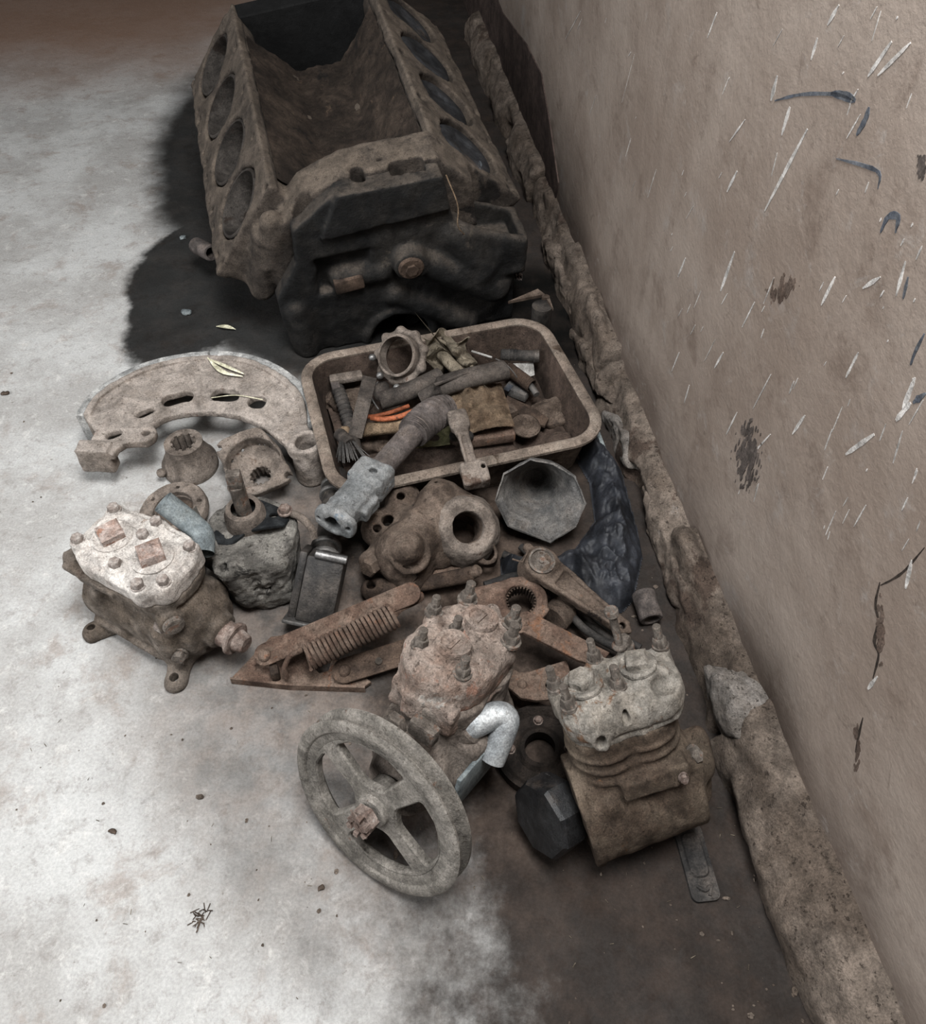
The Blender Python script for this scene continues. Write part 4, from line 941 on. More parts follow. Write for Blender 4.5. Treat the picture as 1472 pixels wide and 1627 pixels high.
# torn flap at the side of the pump
fl = MB()
def sheet(mb, fn, nu, nv, th=.0012):
    rows = [[mb.bm.verts.new(Vector(fn(i / nu, j / nv))) for j in range(nv + 1)] for i in range(nu + 1)]
    fs = [mb.bm.faces.new((rows[i][j], rows[i + 1][j], rows[i + 1][j + 1], rows[i][j + 1])) for i in range(nu) for j in range(nv)]
    if th:
        mb.bm.normal_update()
        bmesh.ops.solidify(mb.bm, geom=fs, thickness=th)
    return mb
rr_ = random.Random(5)
sheet(fl, lambda a, b: (-.058 - .022 * math.sin(a * 3) - .01 * b, -.01 + .05 * a, .03 + .085 * b + .008 * math.sin(a * 9 + b * 5)), 10, 8).build('torn_flap', M_soot, so, rough=.0014)

# plunger: dark steel rod with collars standing out of a square block
pa = P(508, 945, .030)
pu = thing('spool_plunger', 'oily steel spool with ring collars and a square foot, right of the sooty pump', 'plunger', frame(P(503, 975, .0), (0, 0, 1), P(545, 975, 0) - P(455, 975, 0)))
pax = [P(514, 903, .060), P(520, 850, .055), P(532, 780, .045), P(536, 752, .040)]
def colr(t): return pax[0].lerp(pax[-1], t)
mb = MB().cyl(pax[0], pax[-1], .0175, seg=24, ch=.002); mb.build('rod', M_steel, pu, world=True)
mb = MB()
d_ = (pax[-1] - pax[0]).normalized()
for t in (.10, .20, .74, .84): MB().cyl(colr(t) - d_ * .004, colr(t) + d_ * .004, .0235, seg=28, ch=.002).build('ring_collar', M_steel2, pu, world=True)
fb = frame(P(508, 932, .054), P(517, 890, .088) - P(499, 978, .026), V(1, 0, 0))
MB().box((.004, 0, 0), (.054, .050, .098), bevel=.004).box((-.030, .01, 0), (.012, .05, .10), bevel=.003).build('square_foot', M_steel, pu, world=False).matrix_basis = WM[pu.name].inverted() @ fb
MB().box((.0, .0, -.052), (.080, .060, .006), bevel=.002).build('base_plate', M_steel2, pu).matrix_basis = WM[pu.name].inverted() @ fb
MB().cyl((-.012, -.026, .053), (.034, -.026, .053), .006, seg=12, ch=.001).build('pin', M_shine, pu).matrix_basis = WM[pu.name].inverted() @ fb

# ------------------------------------------------------------------ things lying in the tray
TI = TM.inverted()
mb = MB()
N_ = 40
def bed(a, b):
    x = (a - .5) * .395; y = (b - .5) * .275
    from mathutils import noise as _n
    return (x, y, (.034 if x < .10 else .020) + .018 * _n.noise(V(x * 14, y * 14, 1)) + .012 * _n.noise(V(x * 40, y * 40, 3)) )
sheet(mb, bed, 44, 32, 0)
o = mb.build('scrap_and_dirt', M_trayin, tray); o['kind'] = 'stuff'
def item(name, label, cat, o, group=None): return thing(name, label, cat, o if isinstance(o, Matrix) else move(o), group)
def tube_item(name, label, cat, pts, r, mat, part='tube', seg=16, n=8, group=None, flat=1.0):
    o = item(name, label, cat, Vector(pts[0]), group); c = curve_pts(pts, n)
    MB().sweep(c, r, seg, flat=flat).build(part, mat, o, world=True); return o
def coil_item(name, label, cat, a, b, R, wire, turns, mat, group=None, R2=None):
    o = MB().sweep(helix(a, b, R, turns, 12, R2), wire, 6).mesh(name, mat)
    o.transform(Matrix.Translation(-Vector(a))); return tag(place(name, o, None, move(a)), label, cat, group)
# cage ring with studs round a plain inner ring
cr = item('bearing_cage', 'knobbly metal ring standing tilted at the back of the tray', 'ring', frame(P(636, 566, .105), V(-.42, -.62, .66), (1, 0, 0)))
s = Sdf((-.065, -.065, -.03), (.065, .065, .03), .0018)
s.tor((0, 0, -.006), (0, 0, 1), .043, .0062)
for k in range(9):
    a = 2 * math.pi * k / 9 + .2; s.sph((.047 * math.cos(a), .047 * math.sin(a), -.004), .0088, k=.006)
s.noise(.0008, .012, 61, 3); s.build('cage', M_cast, cr)
MB().tube((0, 0, -.008), (0, 0, .016), .0385, .0335, 40).build('inner_ring', M_cast, cr)
for u, v, z in ((592, 568, .105), (604, 597, .098), (631, 616, .093)):
    p = WM[cr.name].inverted() @ P(u, v, z)
    MB().sphere((p.x, p.y, p.z), .0068, 12).build('bearing_ball', M_shine, cr, label='bright bearing ball')
coil_item('steel_spring', 'bright closed-wound little spring seen through the knobbly ring', 'spring', P(612, 578, .050), P(654, 573, .052), .013, .0015, 15, M_steel2)
# khaki rag
rr_ = random.Random(8)
def ragf(a, b):
    u = 676 + 74 * a + 10 * math.sin(b * 6); v = 605 - 78 * b * (1 - .35 * abs(a - .35)) + 8 * math.sin(a * 11)
    return P(u, v, .062 + .046 * b + .010 * math.sin(a * 14 + b * 4) + .008 * math.sin(b * 19 + a * 7))
o = sheet(MB(), ragf, 26, 26, .0015).mesh('crumpled_rag', M_rag, rough=.0006); tag(place('crumpled_rag', o), 'crumpled khaki rag with a torn pale corner beside the knobbly ring', 'rag')
tube_item('rag_roll', 'short rust-stained roll of khaki cloth tucked in the rag', 'cloth', [P(703, 563, .085), P(716, 578, .088), P(735, 596, .086)], [.011] * 17, M_rag, 'roll')
tube_item('twisted_cord', 'thin twisted cloth cord running along the edge of the rag', 'cord', [P(690, 536, .098), P(712, 548, .096), P(738, 570, .092), P(757, 590, .085)], .0032, M_rag, 'cord', 8)
# rubber hoses
tube_item('rubber_hose', 'dull black rubber hose lying across the tray, lower left of the pair', 'hose', [P(605, 637, .078), P(635, 628, .084), P(665, 615, .088), P(700, 598, .09)], [.0165] * 25, M_hose, 'hose')
h2 = tube_item('rubber_hose', 'thick folded black rubber hose ending in the middle of the tray', 'hose', [P(668, 632, .082), P(700, 615, .098), P(740, 602, .105), P(775, 594, .102), P(802, 588, .098)], [.013] * 8 + [.0205] * 25, M_hose, 'hose', flat=.8)
MB().sweep([P(690, 612, .117), P(735, 595, .120), P(785, 582, .114)], .0035, 8).build('seam', M_hose, h2, world=True)
# brown cloth bag
def bagf(a, b):
    u = 712 + 84 * a + 22 * b; v = 628 - 18 * a + 68 * b - 6 * math.sin(a * 3.1)
    return P(u, v, .070 + .026 * math.sin(math.pi * min(1, a * 1.05)) * (1 - .6 * b) + .005 * math.sin(a * 22 + 3 * b) * (1 - b) + .004 * math.sin(b * 17 + a * 5))
o = sheet(MB(), bagf, 30, 24, .0015).mesh('brown_cloth', M_cloth, rough=.0005); tag(place('brown_cloth', o), 'brown creased cloth packet spread in the middle of the tray', 'cloth')
o = item('cloth_packet', 'rust-brown flat packet under the creased brown cloth by the front rim', 'packet', P(770, 690, .055))
MB().box(P(775, 688, .052) , (.090, .045, .02), Matrix.Rotation(.2, 3, 'Z'), bevel=.004).build('packet', M_rusto, o, world=True)
# plug connector, wire, paper, springs, scraps at the right of the tray
pc = item('cable_plug', 'black ribbed cylindrical plug near the back right corner of the tray', 'plug', P(800, 565, .07))
MB().cyl(P(796, 563, .072), P(852, 566, .070), .0105, seg=20, ch=.002).build('body', M_rubber, pc, world=True)
for u in (808, 813, 818): MB().cyl(P(u, 563.7, .072), P(u + 2.5, 563.8, .072), .0116, seg=20).build('rib', M_rubber, pc, world=True)
MB().tube(P(848, 566, .070), P(857, 566, .070), .0125, .009, 20).build('socket', M_steel, pc, world=True)
tube_item('bare_wire', 'short pale straight wire left of the black plug', 'wire', [P(750, 558, .066), P(766, 563, .068), P(782, 568, .068)], .0022, M_paper, 'wire', 8)
tube_item('loose_wire', 'thin grey wire curving over the hose end', 'wire', [P(788, 570, .09), P(802, 577, .094), P(815, 590, .088), P(822, 600, .08)], .0012, M_steel2, 'wire', 6)
def flat_item(name, label, cat, px, z, th, mat, part='sheet', curl=0.0, bevel=.0006):
    c = sum((P(u, v, z) for u, v in px), V(0, 0, 0)) / len(px); o = item(name, label, cat, c)
    mb = MB().prism([((P(u, v, z) - c).x, (P(u, v, z) - c).y) for u, v in px], 0, th, None, bevel=bevel)
    if curl:
        for v in mb.bm.verts: v.co.z += curl * (v.co.x ** 2 - v.co.y * .03)
    mb.build(part, mat, o); return o
flat_item('torn_paper', 'scrap of dirty white paper under the coil at the right of the tray', 'paper', [(808, 578), (848, 576), (850, 596), (838, 600), (820, 588)], .055, .001, M_paper)
coil_item('coil_spring', 'rusty brown coil spring at the right of the tray', 'spring', P(808, 586, .062), P(846, 614, .058), .0115, .0018, 17, M_rustd)
tube_item('spring_core', 'bolt with pale tip at the lower end of the rusty coil', 'bolt', [P(843, 612, .058), P(850, 622, .056), P(853, 627, .055)], .006, M_steel2, 'shank', 10)
lb = item('label_tin', 'small grey and blue printed carton right of the brown cloth', 'carton', P(820, 622, .04))
MB().box(P(822, 622, .036), (.045, .022, .018), Matrix.Rotation(-.55, 3, 'Z'), bevel=.002).build('carton', M_horn, lb, world=True)
MB().box(P(808, 616, .0455), (.011, .018, .001), Matrix.Rotation(-.55, 3, 'Z')).build('blue_patch', M_blue, lb, world=True)
flat_item('leather_strip', 'brown folded leather strip at the right of the tray', 'leather', [(806, 632), (845, 650), (872, 668), (866, 680), (838, 672), (802, 645)], .045, .006, M_rustd)
rs_ = item('rag_scrap', 'dark brown wad of cloth beside the right side of the tray', 'cloth', P(872, 655, .035)); s = Sdf((-.045, -.04, -.03), (.045, .04, .04), .0025); s.sph((0, 0, -.008), .03, (1.2, 1, .7)).sph((.01, .015, -.01), .024, (1, 1, .8), k=.01).noise(.007, .02, 77, 4); s.build('wad', M_castd, rs_)
dk = item('thin_disc', 'dusty brown round disc lying behind the front rim of the tray', 'disc', P(836, 676, .05))
MB().lathe([(0, .004), (.008, .004), (.010, .002), (.022, .003), (.026, .0), (.026, -.003), (0, -.003)], frame(P(836, 676, .052), V(.1, -.1, 1), (1, 0, 0)), 30).build('disc', M_castd, dk, world=True)
nb = item('square_nut', 'small brown square block right of the cloth', 'block', P(812, 655, .05)); MB().box(P(812, 655, .056), (.018, .022, .02), Matrix.Rotation(.5, 3, 'Z'), bevel=.003).build('block', M_castd, nb, world=True)
# left of the tray
tube_item('corrugated_hose', 'black corrugated hose along the left side of the tray', 'hose', [P(536, 616, .055), P(545, 640, .06), P(553, 668, .06), P(560, 690, .06)], [.0125 if i % 2 else .0095 for i in range(25)], M_rubber, 'hose')
st = item('plastic_strap', 'smoky translucent-looking grey strap standing across the left of the tray', 'strap', P(572, 640, .06))
mb = sheet(MB(), lambda a, b: P(553 + 22 * a + 24 * b, 692 - 96 * b + 5 * a, .084 + .03 * math.sin(b * 2.6)), 4, 16, .003); mb.build('strap', M_hose, st, world=True)
ob = item('pale_lever', 'dusty pale flat lever at the upper left of the tray', 'lever', P(545, 598, .06))
MB().box(P(550, 600, .065), (.060, .020, .012), Matrix.Rotation(.25, 3, 'Z'), bevel=.003).build('bar', M_cast, ob, world=True)
MB().box(P(533, 612, .058), (.016, .040, .02), Matrix.Rotation(.25, 3, 'Z'), bevel=.003).build('leg', M_boot, ob, world=True)
rn = item('thin_ring', 'thin dark ring at the upper left corner of the tray', 'ring', P(537, 578, .07))
MB().sweep([P(537, 578, .075) + V(.0105 * math.cos(t * math.pi / 10), 0, 0) + V(0, .5, .85).normalized() * (.0105 * math.sin(t * math.pi / 10)) for t in range(20)], .0012, 6, closed=True).build('ring', M_castd, rn, world=True)
tube_item('silver_hook', 'thin silver wire hook in the left of the tray', 'wire', [P(601, 606, .085), P(592, 620, .086), P(592, 634, .086), P(599, 646, .085), P(602, 650, .084)], .0011, M_shine, 'wire', 6)
tube_item('wire_loop', 'small silver wire loop above the orange wire', 'wire', [P(580, 644, .085), P(579, 652, .085), P(583, 654, .085), P(584, 646, .086), P(582, 632, .085)], .0009, M_shine, 'wire', 6)
ow = tube_item('orange_cable', 'bright orange sheathed cable in the left half of the tray', 'cable', [P(590, 664, .095), P(610, 666, .099), P(635, 662, .103), P(660, 652, .106), P(680, 644, .103)], .0046, M_orange, 'sheath', 12)
tube_item('orange_lead', 'dull red-orange short lead curling under the strap', 'cable', [P(570, 672, .078), P(576, 660, .082), P(592, 662, .083), P(622, 655, .084), P(650, 645, .084)], .0038, M_orange, 'sheath', 10)
td = coil_item('wound_cable', 'tan wire-wound flexible cable below the orange cable', 'cable', P(568, 685, .072), P(650, 674, .086), .0105, .0019, 34, M_tan)
tp = item('wound_cable_end', 'tan rounded end plug of a cable at the left rim', 'plug', P(546, 688, .075)); MB().cyl(P(541, 686, .078), P(556, 686, .078), .0095, seg=16, ch=.003).build('plug', M_tan, tp, world=True)
tube_item('dark_pipe', 'dark short pipe stub at the front left of the tray', 'pipe', [P(560, 690, .07), P(562, 705, .075), P(566, 722, .075)], [.012] * 17, M_steel, 'pipe')
tube_item('black_bulb', 'rounded black rubber bulb behind the silver hook', 'bulb', [P(594, 628, .062), P(606, 622, .066), P(618, 624, .062)], [.008, .012, .015, .017, .018, .018, .018, .018, .018, .018, .018, .018, .017, .016, .014, .011, .007], M_hose, 'bulb')
wb = item('wire_brush', 'frayed bunch of bright bristles at the front left corner of the tray', 'brush', P(553, 705, .08))
mb = MB()
for k in range(34):
    a = rr_.uniform(-1, 1); b = rr_.random(); mb.sweep([P(549 + a * 8, 694, .09 + b * .006), P(549 + a * 18 + 6, 712, .093 + b * .01), P(549 + a * 27 + 12, 722 + 14 * b, .085)], .0006, 4)
o = mb.build('bristles', M_steel2, wb, world=True); o['kind'] = 'stuff'
MB().sweep([P(540, 690, .086), P(550, 700, .092), P(556, 706, .092)], .011, 12).build('handle', M_hose, wb, world=True)
gc = item('green_cloth', 'yellow-green stained cloth at the front of the tray', 'cloth', P(680, 700, .06))
sheet(MB(), lambda a, b: P(640 + 75 * a, 715 - 40 * b - 10 * a, .055 + .012 * math.sin(a * 7) + .008 * math.sin(b * 9 + a * 3)), 16, 10, .0015).build('cloth', grime('green_stained_cloth', (0.11, 0.105, 0.05), (0.17, 0.155, 0.085), 20, [((0.07, 0.06, 0.045), .6, 20)], None, 0.95), gc, world=True)
for i, (u, v) in enumerate([(722, 693), (745, 693)]):
    bm_ = item('black_bung', 'black rubber bung at the left of the connecting rod' if i == 0 else 'black rubber bung at the right of the connecting rod', 'bung', P(u, v, .06)); MB().sphere(P(u, v, .07), .009, 12).build('bung', M_rubber, bm_, world=True)
# dark filler under the tray contents
for k, (u, v, nm) in enumerate([(560, 640, 'oily lump beside the corrugated hose'), (640, 640, 'oily lump under the orange cable'), (660, 690, 'oily lump under the boot'), (600, 700, 'oily lump behind the front rim')]):
    o = item('oily_lump', 'dark ' + nm, 'lump', P(u, v, .03)); s = Sdf((-.05, -.04, -.03), (.05, .04, .03), .003); s.sph((0, 0, 0), .03, (1.4, 1, .6)).noise(.006, .02, 70 + k, 3); s.build('lump', M_castd, o)

# ------------------------------------------------------------------ actuator: aluminium housing, shaft and rubber boot, leaning over the tray rim
A0, A1, A2, A3, A4 = P(530, 832, .128), P(598, 752, .118), P(628, 720, .124), P(662, 682, .132), P(697, 655, .122)
ax = (A1 - A0).normalized(); aw = ax.cross(V(0, 0, 1)).normalized()
AF = frame(A0, ax, aw); ac = thing('lever_housing', 'blue-grey aluminium housing with a dusty boot and shaft, leaning over the tray rim', 'housing', AF)
AL = (A1 - A0).length
s = Sdf((-.06, -.05, -.01), (.06, .05, AL + .03), .002)
s.prism([(x, y) for x, y in rrect(.0335, .021, .016, 5)], 0, .012, 'z', rnd=.003)
s.box((0, .0, AL * .48), (.048, .034, AL * .92), r=.008)
s.cyl((0, 0, 0), (0, 0, AL), .022, .024, rnd=.003, k=.008)
s.prism([(x, y) for x, y in rrect(.031, .024, .012, 5)], AL * .70, AL + .006, 'z', rnd=.004, k=.006)
s.box((.026, .004, AL * .45), (.016, .024, AL * .34), r=.004, k=.005)
s.box((-.024, .004, AL * .25), (.012, .022, AL * .2), r=.004, k=.005)
s.cyl((0, .001, -.02), (0, .001, .05), .0135, sub=True)
for sx in (-1, 1): s.cyl((sx * .025, 0, -.02), (sx * .025, 0, .006), .0035, sub=True)
for sg_ in (-1, 1):
    s.cyl((.006, sg_ * .05, AL * .86), (.006, sg_ * .012, AL * .86), .0055, sub=True)
s.noise(.0014, .012, 81, 4); s.build('housing', M_alu, ac)
MB().cyl(A1 - ax * .005, A3, .0185, .0200, seg=28, ch=.002).build('shaft', M_boot, ac, world=True)
MB().cyl(A1 - ax * .004, A1 + ax * .014, .022, seg=28, ch=.003).build('collar', M_boot, ac, world=True)
pb = curve_pts([A3 - ax * .012, A3, A3.lerp(A4, .5) + V(0, 0, .004), A4, A4 + V(.015, .012, -.006)], 12)
MB().sweep(pb, [(.0255 if (i // 2) % 2 == 0 else .0215) + .003 * math.sin(i / len(pb) * 3.14) for i in range(len(pb))], 26).build('bellows_boot', M_boot, ac, world=True, label='ribbed dusty rubber boot')
MB().cyl(A4, A4 + V(.018, .010, -.004), .014, seg=16, ch=.003).build('shaft_end', M_boot, ac, world=True)

# small connecting rod across the front rim
c0, c1, c2 = P(730, 668, .120), P(737, 705, .122), P(756, 755, .088)
kr = thing('connecting_rod', 'dusty small connecting rod leaning over the front rim of the tray', 'connecting rod', move(c2))
cx = (c2 - c0).normalized(); KF = frame(c0, V(0, 0, 1), cx); 
def kl(u, v, z): return WM[kr.name].inverted() @ P(u, v, z)
k0, k2 = kl(729, 668, .132), kl(753, 752, .108); kd = (k2 - k0); KL = kd.length
s = Sdf((-.035, -.035, -.03), (KL + .05, .035, .03), .0018)
s.box((0, 0, 0), (.036, .032, .020), r=.006); s.cap((0, 0, 0), (.02, 0, 0), .014, .011, k=.006)
s.box((KL * .5, .007, 0), (KL, .006, .012), r=.002, k=.004); s.box((KL * .5, -.006, 0), (KL, .005, .012), r=.002, k=.004); s.box((KL * .5, 0, 0), (KL, .012, .005))
s.box((KL, .0, 0), (.040, .038, .026), r=.005, k=.006); s.box((KL + .004, .0155, .003), (.034, .014, .03), r=.004, k=.002)
s.cyl((KL - .004, .016, -.03), (KL - .004, .016, .03), .004, sub=True)
s.noise(.0009, .01, 83, 3)
s.build('rod', M_cast, kr, M=frame(k0, V(.0, -.3, .95), kd))

# bluish flat bar between tray and kerb, bracket behind the tray, grey stub by the kerb
fb = item('flat_bar', 'thin bluish-grey bar between the tray and the wall kerb', 'bar', P(945, 680, .03))
MB().sweep([P(928, 640, .05), P(944, 672, .045), P(968, 735, .03)], .0045, 8).build('bar', M_pipe, fb, world=True)
bk = item('angle_bracket', 'grey drilled plate behind the right end of the tray', 'bracket', P(845, 480, .09))
MB().prism([((P(u, v, .10) - P(845, 480, .09)).x, (P(u, v, .10) - P(845, 480, .09)).y) for u, v in [(808, 476), (855, 456), (874, 470), (880, 488), (858, 500), (815, 505)]], 0, .006, None, [circ(.028, .01, .008, 14)], bevel=.001).build('plate', M_castd, bk)
MB().cyl((.02, -.012, -.09), (.02, -.012, .0), .02, seg=16).build('post', M_steel, bk)
gs = item('pipe_stub', 'short grey pipe stub lying by the kerb behind the right compressor', 'pipe', P(1028, 965, .02))
MB().tube(P(1022, 942, .025), P(1036, 985, .02), .0175, .012, 24).build('tube', M_boot, gs, world=True)

# ------------------------------------------------------------------ pump casting with a big bored boss
pf = frame(P(744, 838, .085), V(.22, -.50, .84), V(1, .05, 0))
pm = thing('pump_casting', 'rust-brown pump casting with a big bored boss, in front of the tray', 'casting', pf)
PI_ = pf.inverted()
def pl(u, v, z): p = PI_ @ P(u, v, z); return (p.x, p.y, p.z)
s = Sdf((-.19, -.125, -.085), (.075, .10, .05), .0026)
s.cyl((0, 0, -.06), (0, 0, -.004), .050, .050, rnd=.008)
s.cap(pl(700, 800, .075), pl(745, 840, .06), .036, .03, k=.015)
s.cap(pl(640, 880, .060), pl(715, 815, .055), .042, .04, k=.02)
s.cap(pl(650, 870, .075), pl(655, 905, .040), .034, .030, k=.012)
s.cap(pl(693, 775, .085), pl(690, 800, .075), .012, .016, k=.01)
s.cap(pl(640, 790, .06), pl(640, 830, .05), .026, .03, k=.012); s.cap(pl(605, 840, .05), pl(640, 860, .045), .03, k=.012)
s.sph(pl(648, 872, .098), .024, k=.008); s.tor(pl(652, 880, .090), (PI_.to_3x3() @ V(.1, -.35, .9)), .026, .005, k=.004)
s.cap(pl(662, 825, .085), pl(668, 850, .085), .019, .022, k=.010)
s.cap(pl(590, 893, .045), pl(620, 870, .05), .018, .02, k=.01); s.cap(pl(655, 920, .035), pl(660, 900, .045), .020, k=.01)
s.cap(pl(745, 878, .045), pl(772, 888, .035), .010, k=.008); s.cyl(pl(773, 886, .030), pl(773, 880, .052), .0175, k=.005)
s.cap(pl(700, 845, .06), pl(705, 880, .04), .022, k=.014)
s.cyl((0, 0, -.09), (0, 0, .05), .0235, sub=True); s.cyl((0, 0, -.002), (0, 0, .05), .032, sub=True, k=.003)
for (u, v, z), r_ in (((773, 886, .03), .0105), ((617, 828, .07), .009), ((598, 842, .066), .0055), ((637, 789, .08), .0075), ((693, 772, .09), .0042), ((706, 850, .08), .003)):
    a = Vector(pl(u, v, z)); d = PI_.to_3x3() @ (CAM - P(u, v, z)).normalized(); d2 = PI_.to_3x3() @ V(.1, -.3, .95)
    s.cyl(tuple(a - d2 * .05), tuple(a + d2 * .05), r_, sub=True)
s.noise(.0022, .022, 91, 4); s.build('casting', M_castd, pm)
sb = Sdf((-.075, -.075, -.04), (.075, .075, .04), .0022)
sb.cyl((0, 0, -.035), (0, 0, .004), .060, .046, rnd=.010).tor((0, 0, .002), (0, 0, 1), .036, .006, k=.008).cyl((0, 0, -.09), (0, 0, .05), .0245, sub=True).cyl((0, 0, .008), (0, 0, .05), .033, sub=True, k=.004).noise(.0016, .018, 92, 4)
sb.build('bored_boss', M_cast, pm)
MB().cyl(pl(583, 905, .062), pl(598, 893, .055), .0145, seg=6, ch=.002).build('hex_plug', M_castd, pm); MB().cyl(pl(652, 915, .062), pl(657, 903, .055), .0125, seg=6, ch=.002).build('hex_plug', M_rustd, pm)
# odds and ends under and before the casting
cl_ = item('clevis_rod', 'rusty rod with a round pale button end below the bored casting', 'rod', P(700, 925, .02))
MB().cyl(P(640, 934, .03), P(752, 912, .035), .011, .0125, seg=16, ch=.002).build('rod', M_rustd, cl_, world=True); MB().cyl(P(746, 913, .034), P(762, 905, .048), .0095, seg=18, ch=.003).build('button', M_castd, cl_, world=True)
cp_ = item('curved_plate', 'rusty drilled curved plate under the bored casting', 'plate', P(715, 895, .02))
MB().prism([((P(u, v, .03) - P(715, 895, .02)).x, (P(u, v, .03) - P(715, 895, .02)).y) for u, v in [(672, 905), (682, 880), (705, 870), (735, 878), (760, 900), (740, 912), (700, 918)]], 0, .012, None, [circ(.0, .008, .007, 12)], bevel=.003).build('plate', M_rust, cp_)
by = item('link_block', 'dark drilled link block left of the rusty rod', 'block', P(622, 946, .004))
s = Sdf((-.05, -.03, -.01), (.05, .03, .05), .0025); s.cap((-.03, 0, .015), (.03, .005, .018), .016).cyl((-.028, 0, -.02), (-.028, 0, .06), .008, sub=True).noise(.002, .015, 95, 3); s.build('block', M_rustd, by)
# grey leaf-shaped blade
flat_item('leaf_tongue', 'thin grey leaf-shaped metal blade behind the middle compressor', 'tongue', [(728, 945), (745, 937), (778, 933), (772, 944), (752, 953), (735, 953)], .045, .002, M_boot)

# ------------------------------------------------------------------ octagonal grey horn
HN = V(-.08, -.86, .50).normalized(); HO = P(858, 798, .075)
hn = thing('octagonal_horn', 'grey octagonal cast horn lying open towards the viewer by the black plastic bag', 'horn', frame(HO, HN, (1, 0, 0)))
hp = [on_plane(u, v, HO, HN) for u, v in [(800, 752), (843, 729), (880, 736), (915, 757), (932, 800), (915, 838), (875, 864), (806, 836), (786, 795)]]
hl_ = [(lambda p: (p.x, p.y))(WM[hn.name].inverted() @ p) for p in hp]
def horn_loop(sc, z, rnd=0.0):
    L = []
    for i in range(len(hl_)):
        a = hl_[i]; b = hl_[(i + 1) % len(hl_)]
        for k in range(4):
            t = k / 4; x = a[0] + (b[0] - a[0]) * t; y = a[1] + (b[1] - a[1]) * t; r0 = math.hypot(x, y); R0 = .062
            f = (1 - rnd) + rnd * R0 / r0; L.append(V(x * sc * f, y * sc * f + (.012 if rnd > .8 else 0) * 0, z))
    return [p + V(-.004, .010, 0) * (rnd if rnd > .7 else 0) for p in L]
mb = MB(); rows = loft(mb, [horn_loop(.93, -.034, .3), horn_loop(.99, -.006), horn_loop(1.0, 0), horn_loop(.965, .001), horn_loop(.94, -.006), horn_loop(.87, -.010, .75), horn_loop(.84, -.014, .9), horn_loop(.60, -.052, 1), horn_loop(.36, -.088, 1), horn_loop(.15, -.108, 1)])
mb.bm.faces.new(rows[-1]); mb.build('flared_mouth', M_horn, hn, rough=.0007, sharp=28)
mb = MB(); rows = loft(mb, [horn_loop(.93, -.033, .3), horn_loop(.72, -.055, .95), horn_loop(.45, -.095, 1), horn_loop(.2, -.114, 1)]); mb.bm.faces.new(rows[-1]); mb.build('back_shell', M_horn, hn)

# black plastic bag bunched against the kerb
from mathutils import noise as mnoise
bagc = [(900, 702), (945, 690), (985, 750), (1020, 880), (1004, 955), (985, 975), (945, 965), (905, 935), (870, 920), (800, 915), (795, 890), (870, 895), (912, 880), (948, 830), (940, 770)]
bo = P(940, 850, 0); bg = thing('plastic_bag', 'crumpled blue-black plastic bag against the kerb behind the horn', 'bag', move(bo))
bp = [P(u, v, 0) - bo for u, v in bagc]
def inside(x, y):
    c = False; j = len(bp) - 1; dm = 9
    for i in range(len(bp)):
        a, b = bp[i], bp[j]
        if (a.y > y) != (b.y > y) and x < (b.x - a.x) * (y - a.y) / (b.y - a.y) + a.x: c = not c
        t = max(0, min(1, ((x - a.x) * (b.x - a.x) + (y - a.y) * (b.y - a.y)) / ((b.x - a.x) ** 2 + (b.y - a.y) ** 2))); dm = min(dm, math.hypot(x - a.x - t * (b.x - a.x), y - a.y - t * (b.y - a.y))); j = i
    return dm if c else -dm
mb = MB(); NX, NY = 120, 150; gx0, gx1, gy0, gy1 = min(p.x for p in bp), max(p.x for p in bp), min(p.y for p in bp), max(p.y for p in bp); G = {}
for i in range(NX):
    for j in range(NY):
        x = gx0 + (gx1 - gx0) * i / (NX - 1); y = gy0 + (gy1 - gy0) * j / (NY - 1); d = inside(x, y)
        if d < -.004: continue
        h = min(1, max(0, d) / .035) ** .6
        n1 = abs(mnoise.noise(V(x * 16, y * 11, .3))); n2 = abs(mnoise.noise(V(x * 46 + y * 14, y * 30 - x * 12, 2.2))); n3 = abs(mnoise.noise(V(x * 110 - y * 30, y * 90, 5)))
        G[i, j] = mb.bm.verts.new(V(x, y, .002 + h * (.038 + .028 * mnoise.noise(V(x * 6, y * 6, 1)) + .035 * (.4 - n1) + .030 * (.35 - n2) + .007 * (.3 - n3))))
for (i, j) in list(G):
    if all(k in G for k in ((i + 1, j), (i + 1, j + 1), (i, j + 1))): mb.bm.faces.new((G[i, j], G[i + 1, j], G[i + 1, j + 1], G[i, j + 1]))
mb.build('film', M_bag, bg, sharp=60)

# ------------------------------------------------------------------ long tapered arm
g0, g1 = P(858, 896, .088), P(990, 1000, .045)
ar = thing('ball_joint_arm', 'brown tapered forged arm with a round ball-joint cap at its upper end', 'arm', move(P(920, 950, 0)))
gd = g1 - g0; GL = gd.length; GF = WM[ar.name].inverted() @ frame(g0, V(.15, -.25, .95), gd)
s = Sdf((-.045, -.045, -.05), (GL + .03, .045, .04), .0022)
s.cyl((0, 0, -.035), (0, 0, .010), .027, .0245, rnd=.004)
s.prism([(0, .024), (.05, .019), (GL - .02, .011), (GL, .012), (GL + .012, 0), (GL, -.012), (GL - .02, -.011), (.05, -.019), (0, -.024)], -.010, .008, 'z', rnd=.003, k=.004)
s.prism([(.035, .013), (GL - .03, .006), (GL - .03, -.006), (.035, -.013)], .004, .02, 'z', rnd=.002, k=.002, sub=True)
s.cyl((GL - .004, 0, -.02), (GL - .004, 0, .02), .0052, sub=True)
s.cap((-.01, .02, -.03), (-.03, .028, -.04), .008, k=.008)
s.noise(.0009, .014, 101, 3); s.build('arm', M_castd, ar, M=GF)
